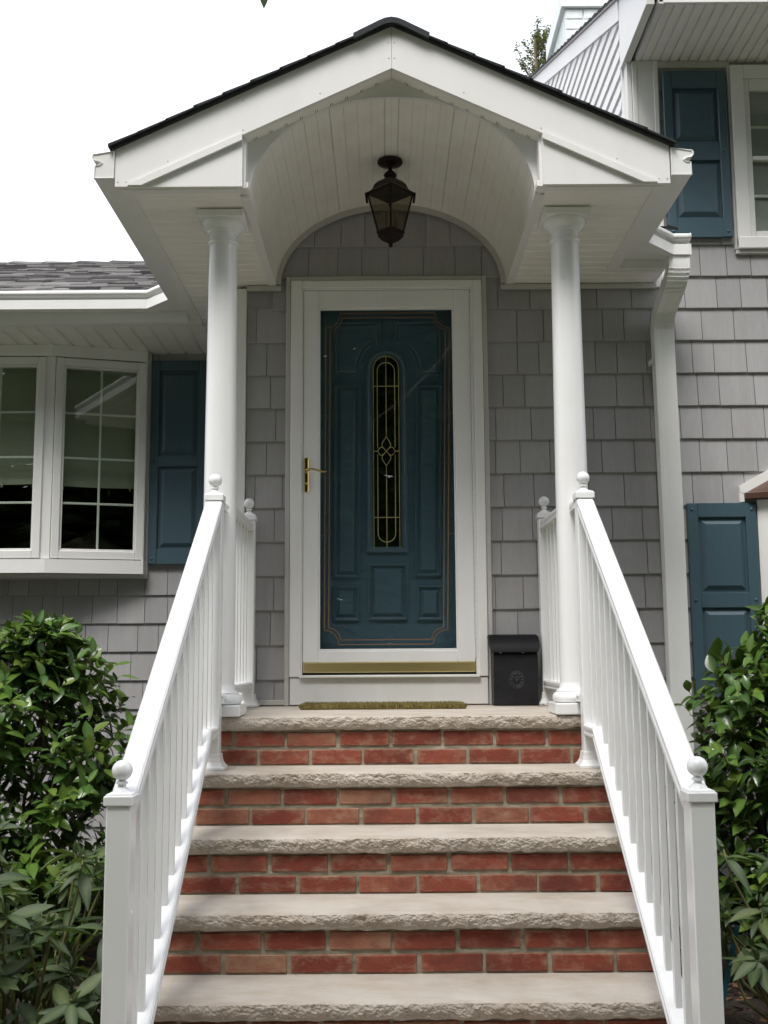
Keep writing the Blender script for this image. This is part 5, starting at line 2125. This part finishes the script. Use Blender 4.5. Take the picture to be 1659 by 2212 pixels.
# wispy tree seen over the porch roof
tr = thing('juniper_tree', 'wispy brownish-green treetop rising behind the porch roof beside the chimney', 'tree', (2.05, 8.0, GZ))
b = MB().tube([(2.05, 8.0, GZ), (2.08, 8.0, 4.0), (2.04, 8.0, 7.2), (2.0, 8.0, 8.4)], 0.13, 8, r1=0.012)
rnd = random.Random(15)
cr = MB()
for i in range(56):
    z_ = rnd.uniform(6.9, 8.5)
    a = rnd.uniform(0, 6.28)
    ln = (8.95 - z_) * 0.24 * rnd.uniform(0.5, 1.2) + 0.06
    p0 = Vector((2.04, 8.0, z_ - 0.25))
    p1 = p0 + Vector((math.cos(a) * ln, math.sin(a) * ln, ln * 1.0 + 0.12))
    b.tube([p0, (p0 + p1) / 2 + Vector((0, 0, -0.03)), p1], 0.009, 5, r1=0.003)
    for k in range(rnd.randint(3, 6)):
        leafy(cr, p0.lerp(p1, rnd.uniform(0.4, 1.08)), 0.055, 11, 0.022, rnd, 1.5)
b.build('trunk', M['stem'], tr, smooth=True)
cr.build('crown', M['dry_tree'], tr, recalc=False)

# twig hanging into the top of the picture
tw = thing('overhanging_twig', 'single leaf tip hanging into view from above the porch', 'twig', (-0.336, -3.0, 1.95))
b = MB().tube([(1.5, -6.2, 4.9), (1.0, -4.7, 3.8), (0.45, -3.6, 2.75), (0.12, -3.2, 2.32), (-0.10, -3.05, 2.12), (-0.22, -3.02, 2.03), (-0.30, -3.0, 1.965), (-0.338, -3.0, 1.915)], 0.016, 6, r1=0.0012)
b.build('stems', M['stem'], tw, smooth=True)
TW = [leaf_mesh('leaf', 0.070, 0.028, 0.3, 0.08, M['tree_leaf'])]
for p, d, s_ in (((-0.338, -3.0, 1.915), (0.06, 0, -1), 1.02), ((-0.25, -3.02, 2.01), (-0.8, 0.1, 0.3), 0.9), ((-0.16, -3.03, 2.075), (0.2, -0.3, 0.9), 1.0), ((-0.12, -3.04, 2.10), (0.7, 0.2, 0.5), 0.8)):
    o = inst('leaf', TW[0][0], p, tw, rot=frame(Vector(d), Vector((0.3, -1, 0.2))))
    o.scale = (s_, s_, s_)

# trees of the front yard, behind and above the camera: they shade the lower steps and show as reflections in the glass
ft = MB()
rnd = random.Random(8)
for i in range(20):
    x_ = -15 + 30 * i / 19 + rnd.uniform(-1, 1)
    y_ = -11.5 + rnd.uniform(-2.5, 1.0)
    H = rnd.uniform(9, 12)
    ft.tube([(x_, y_, GZ), (x_ + rnd.uniform(-.3, .3), y_, H * 0.7)], 0.22, 6, r1=0.08)
    for k in range(15):
        leafy(ft, Vector((x_ + rnd.uniform(-1.8, 1.8), y_ + rnd.uniform(-1.4, 1.4), rnd.uniform(0.15, 1.0) * H)), 1.7, 200, 0.20, rnd)
    for k in range(5):
        leafy(ft, Vector((x_ + rnd.uniform(-1.5, 1.5), y_ + rnd.uniform(-1, 1), rnd.uniform(-0.6, 2.6))), 1.4, 150, 0.20, rnd)
for i in range(16):                       # a denser row behind them
    x_ = -15 + 30 * i / 15 + rnd.uniform(-.6, .6)
    for k in range(16):
        leafy(ft, Vector((x_ + rnd.uniform(-1.2, 1.2), -16.5 + rnd.uniform(-1.0, 1.0), -0.5 + k * 0.95)), 1.9, 210, 0.36, rnd)
for i in range(70):                       # low hedge closing the view under the crowns
    leafy(ft, Vector((-17 + 34 * i / 69, -18.0 + rnd.uniform(-.4, .4), rnd.uniform(-0.7, 1.3))), 1.1, 150, 0.26, rnd)
for k in range(60):                       # limbs spreading over the path
    c = Vector((rnd.uniform(-4.5, 4.5), rnd.uniform(-10.5, -5.7), rnd.uniform(4.4, 7.0)))
    leafy(ft, c, 1.0, 90, 0.13, rnd)
    ft.tube([c, c + Vector((0, -2.0, 0.2))], 0.03, 5)
o = ft.build('yard_trees', M['tree_leaf'], recalc=False)
tag(o, 'leafy yard trees mirrored in the glass of door and windows', 'trees', kind='stuff')
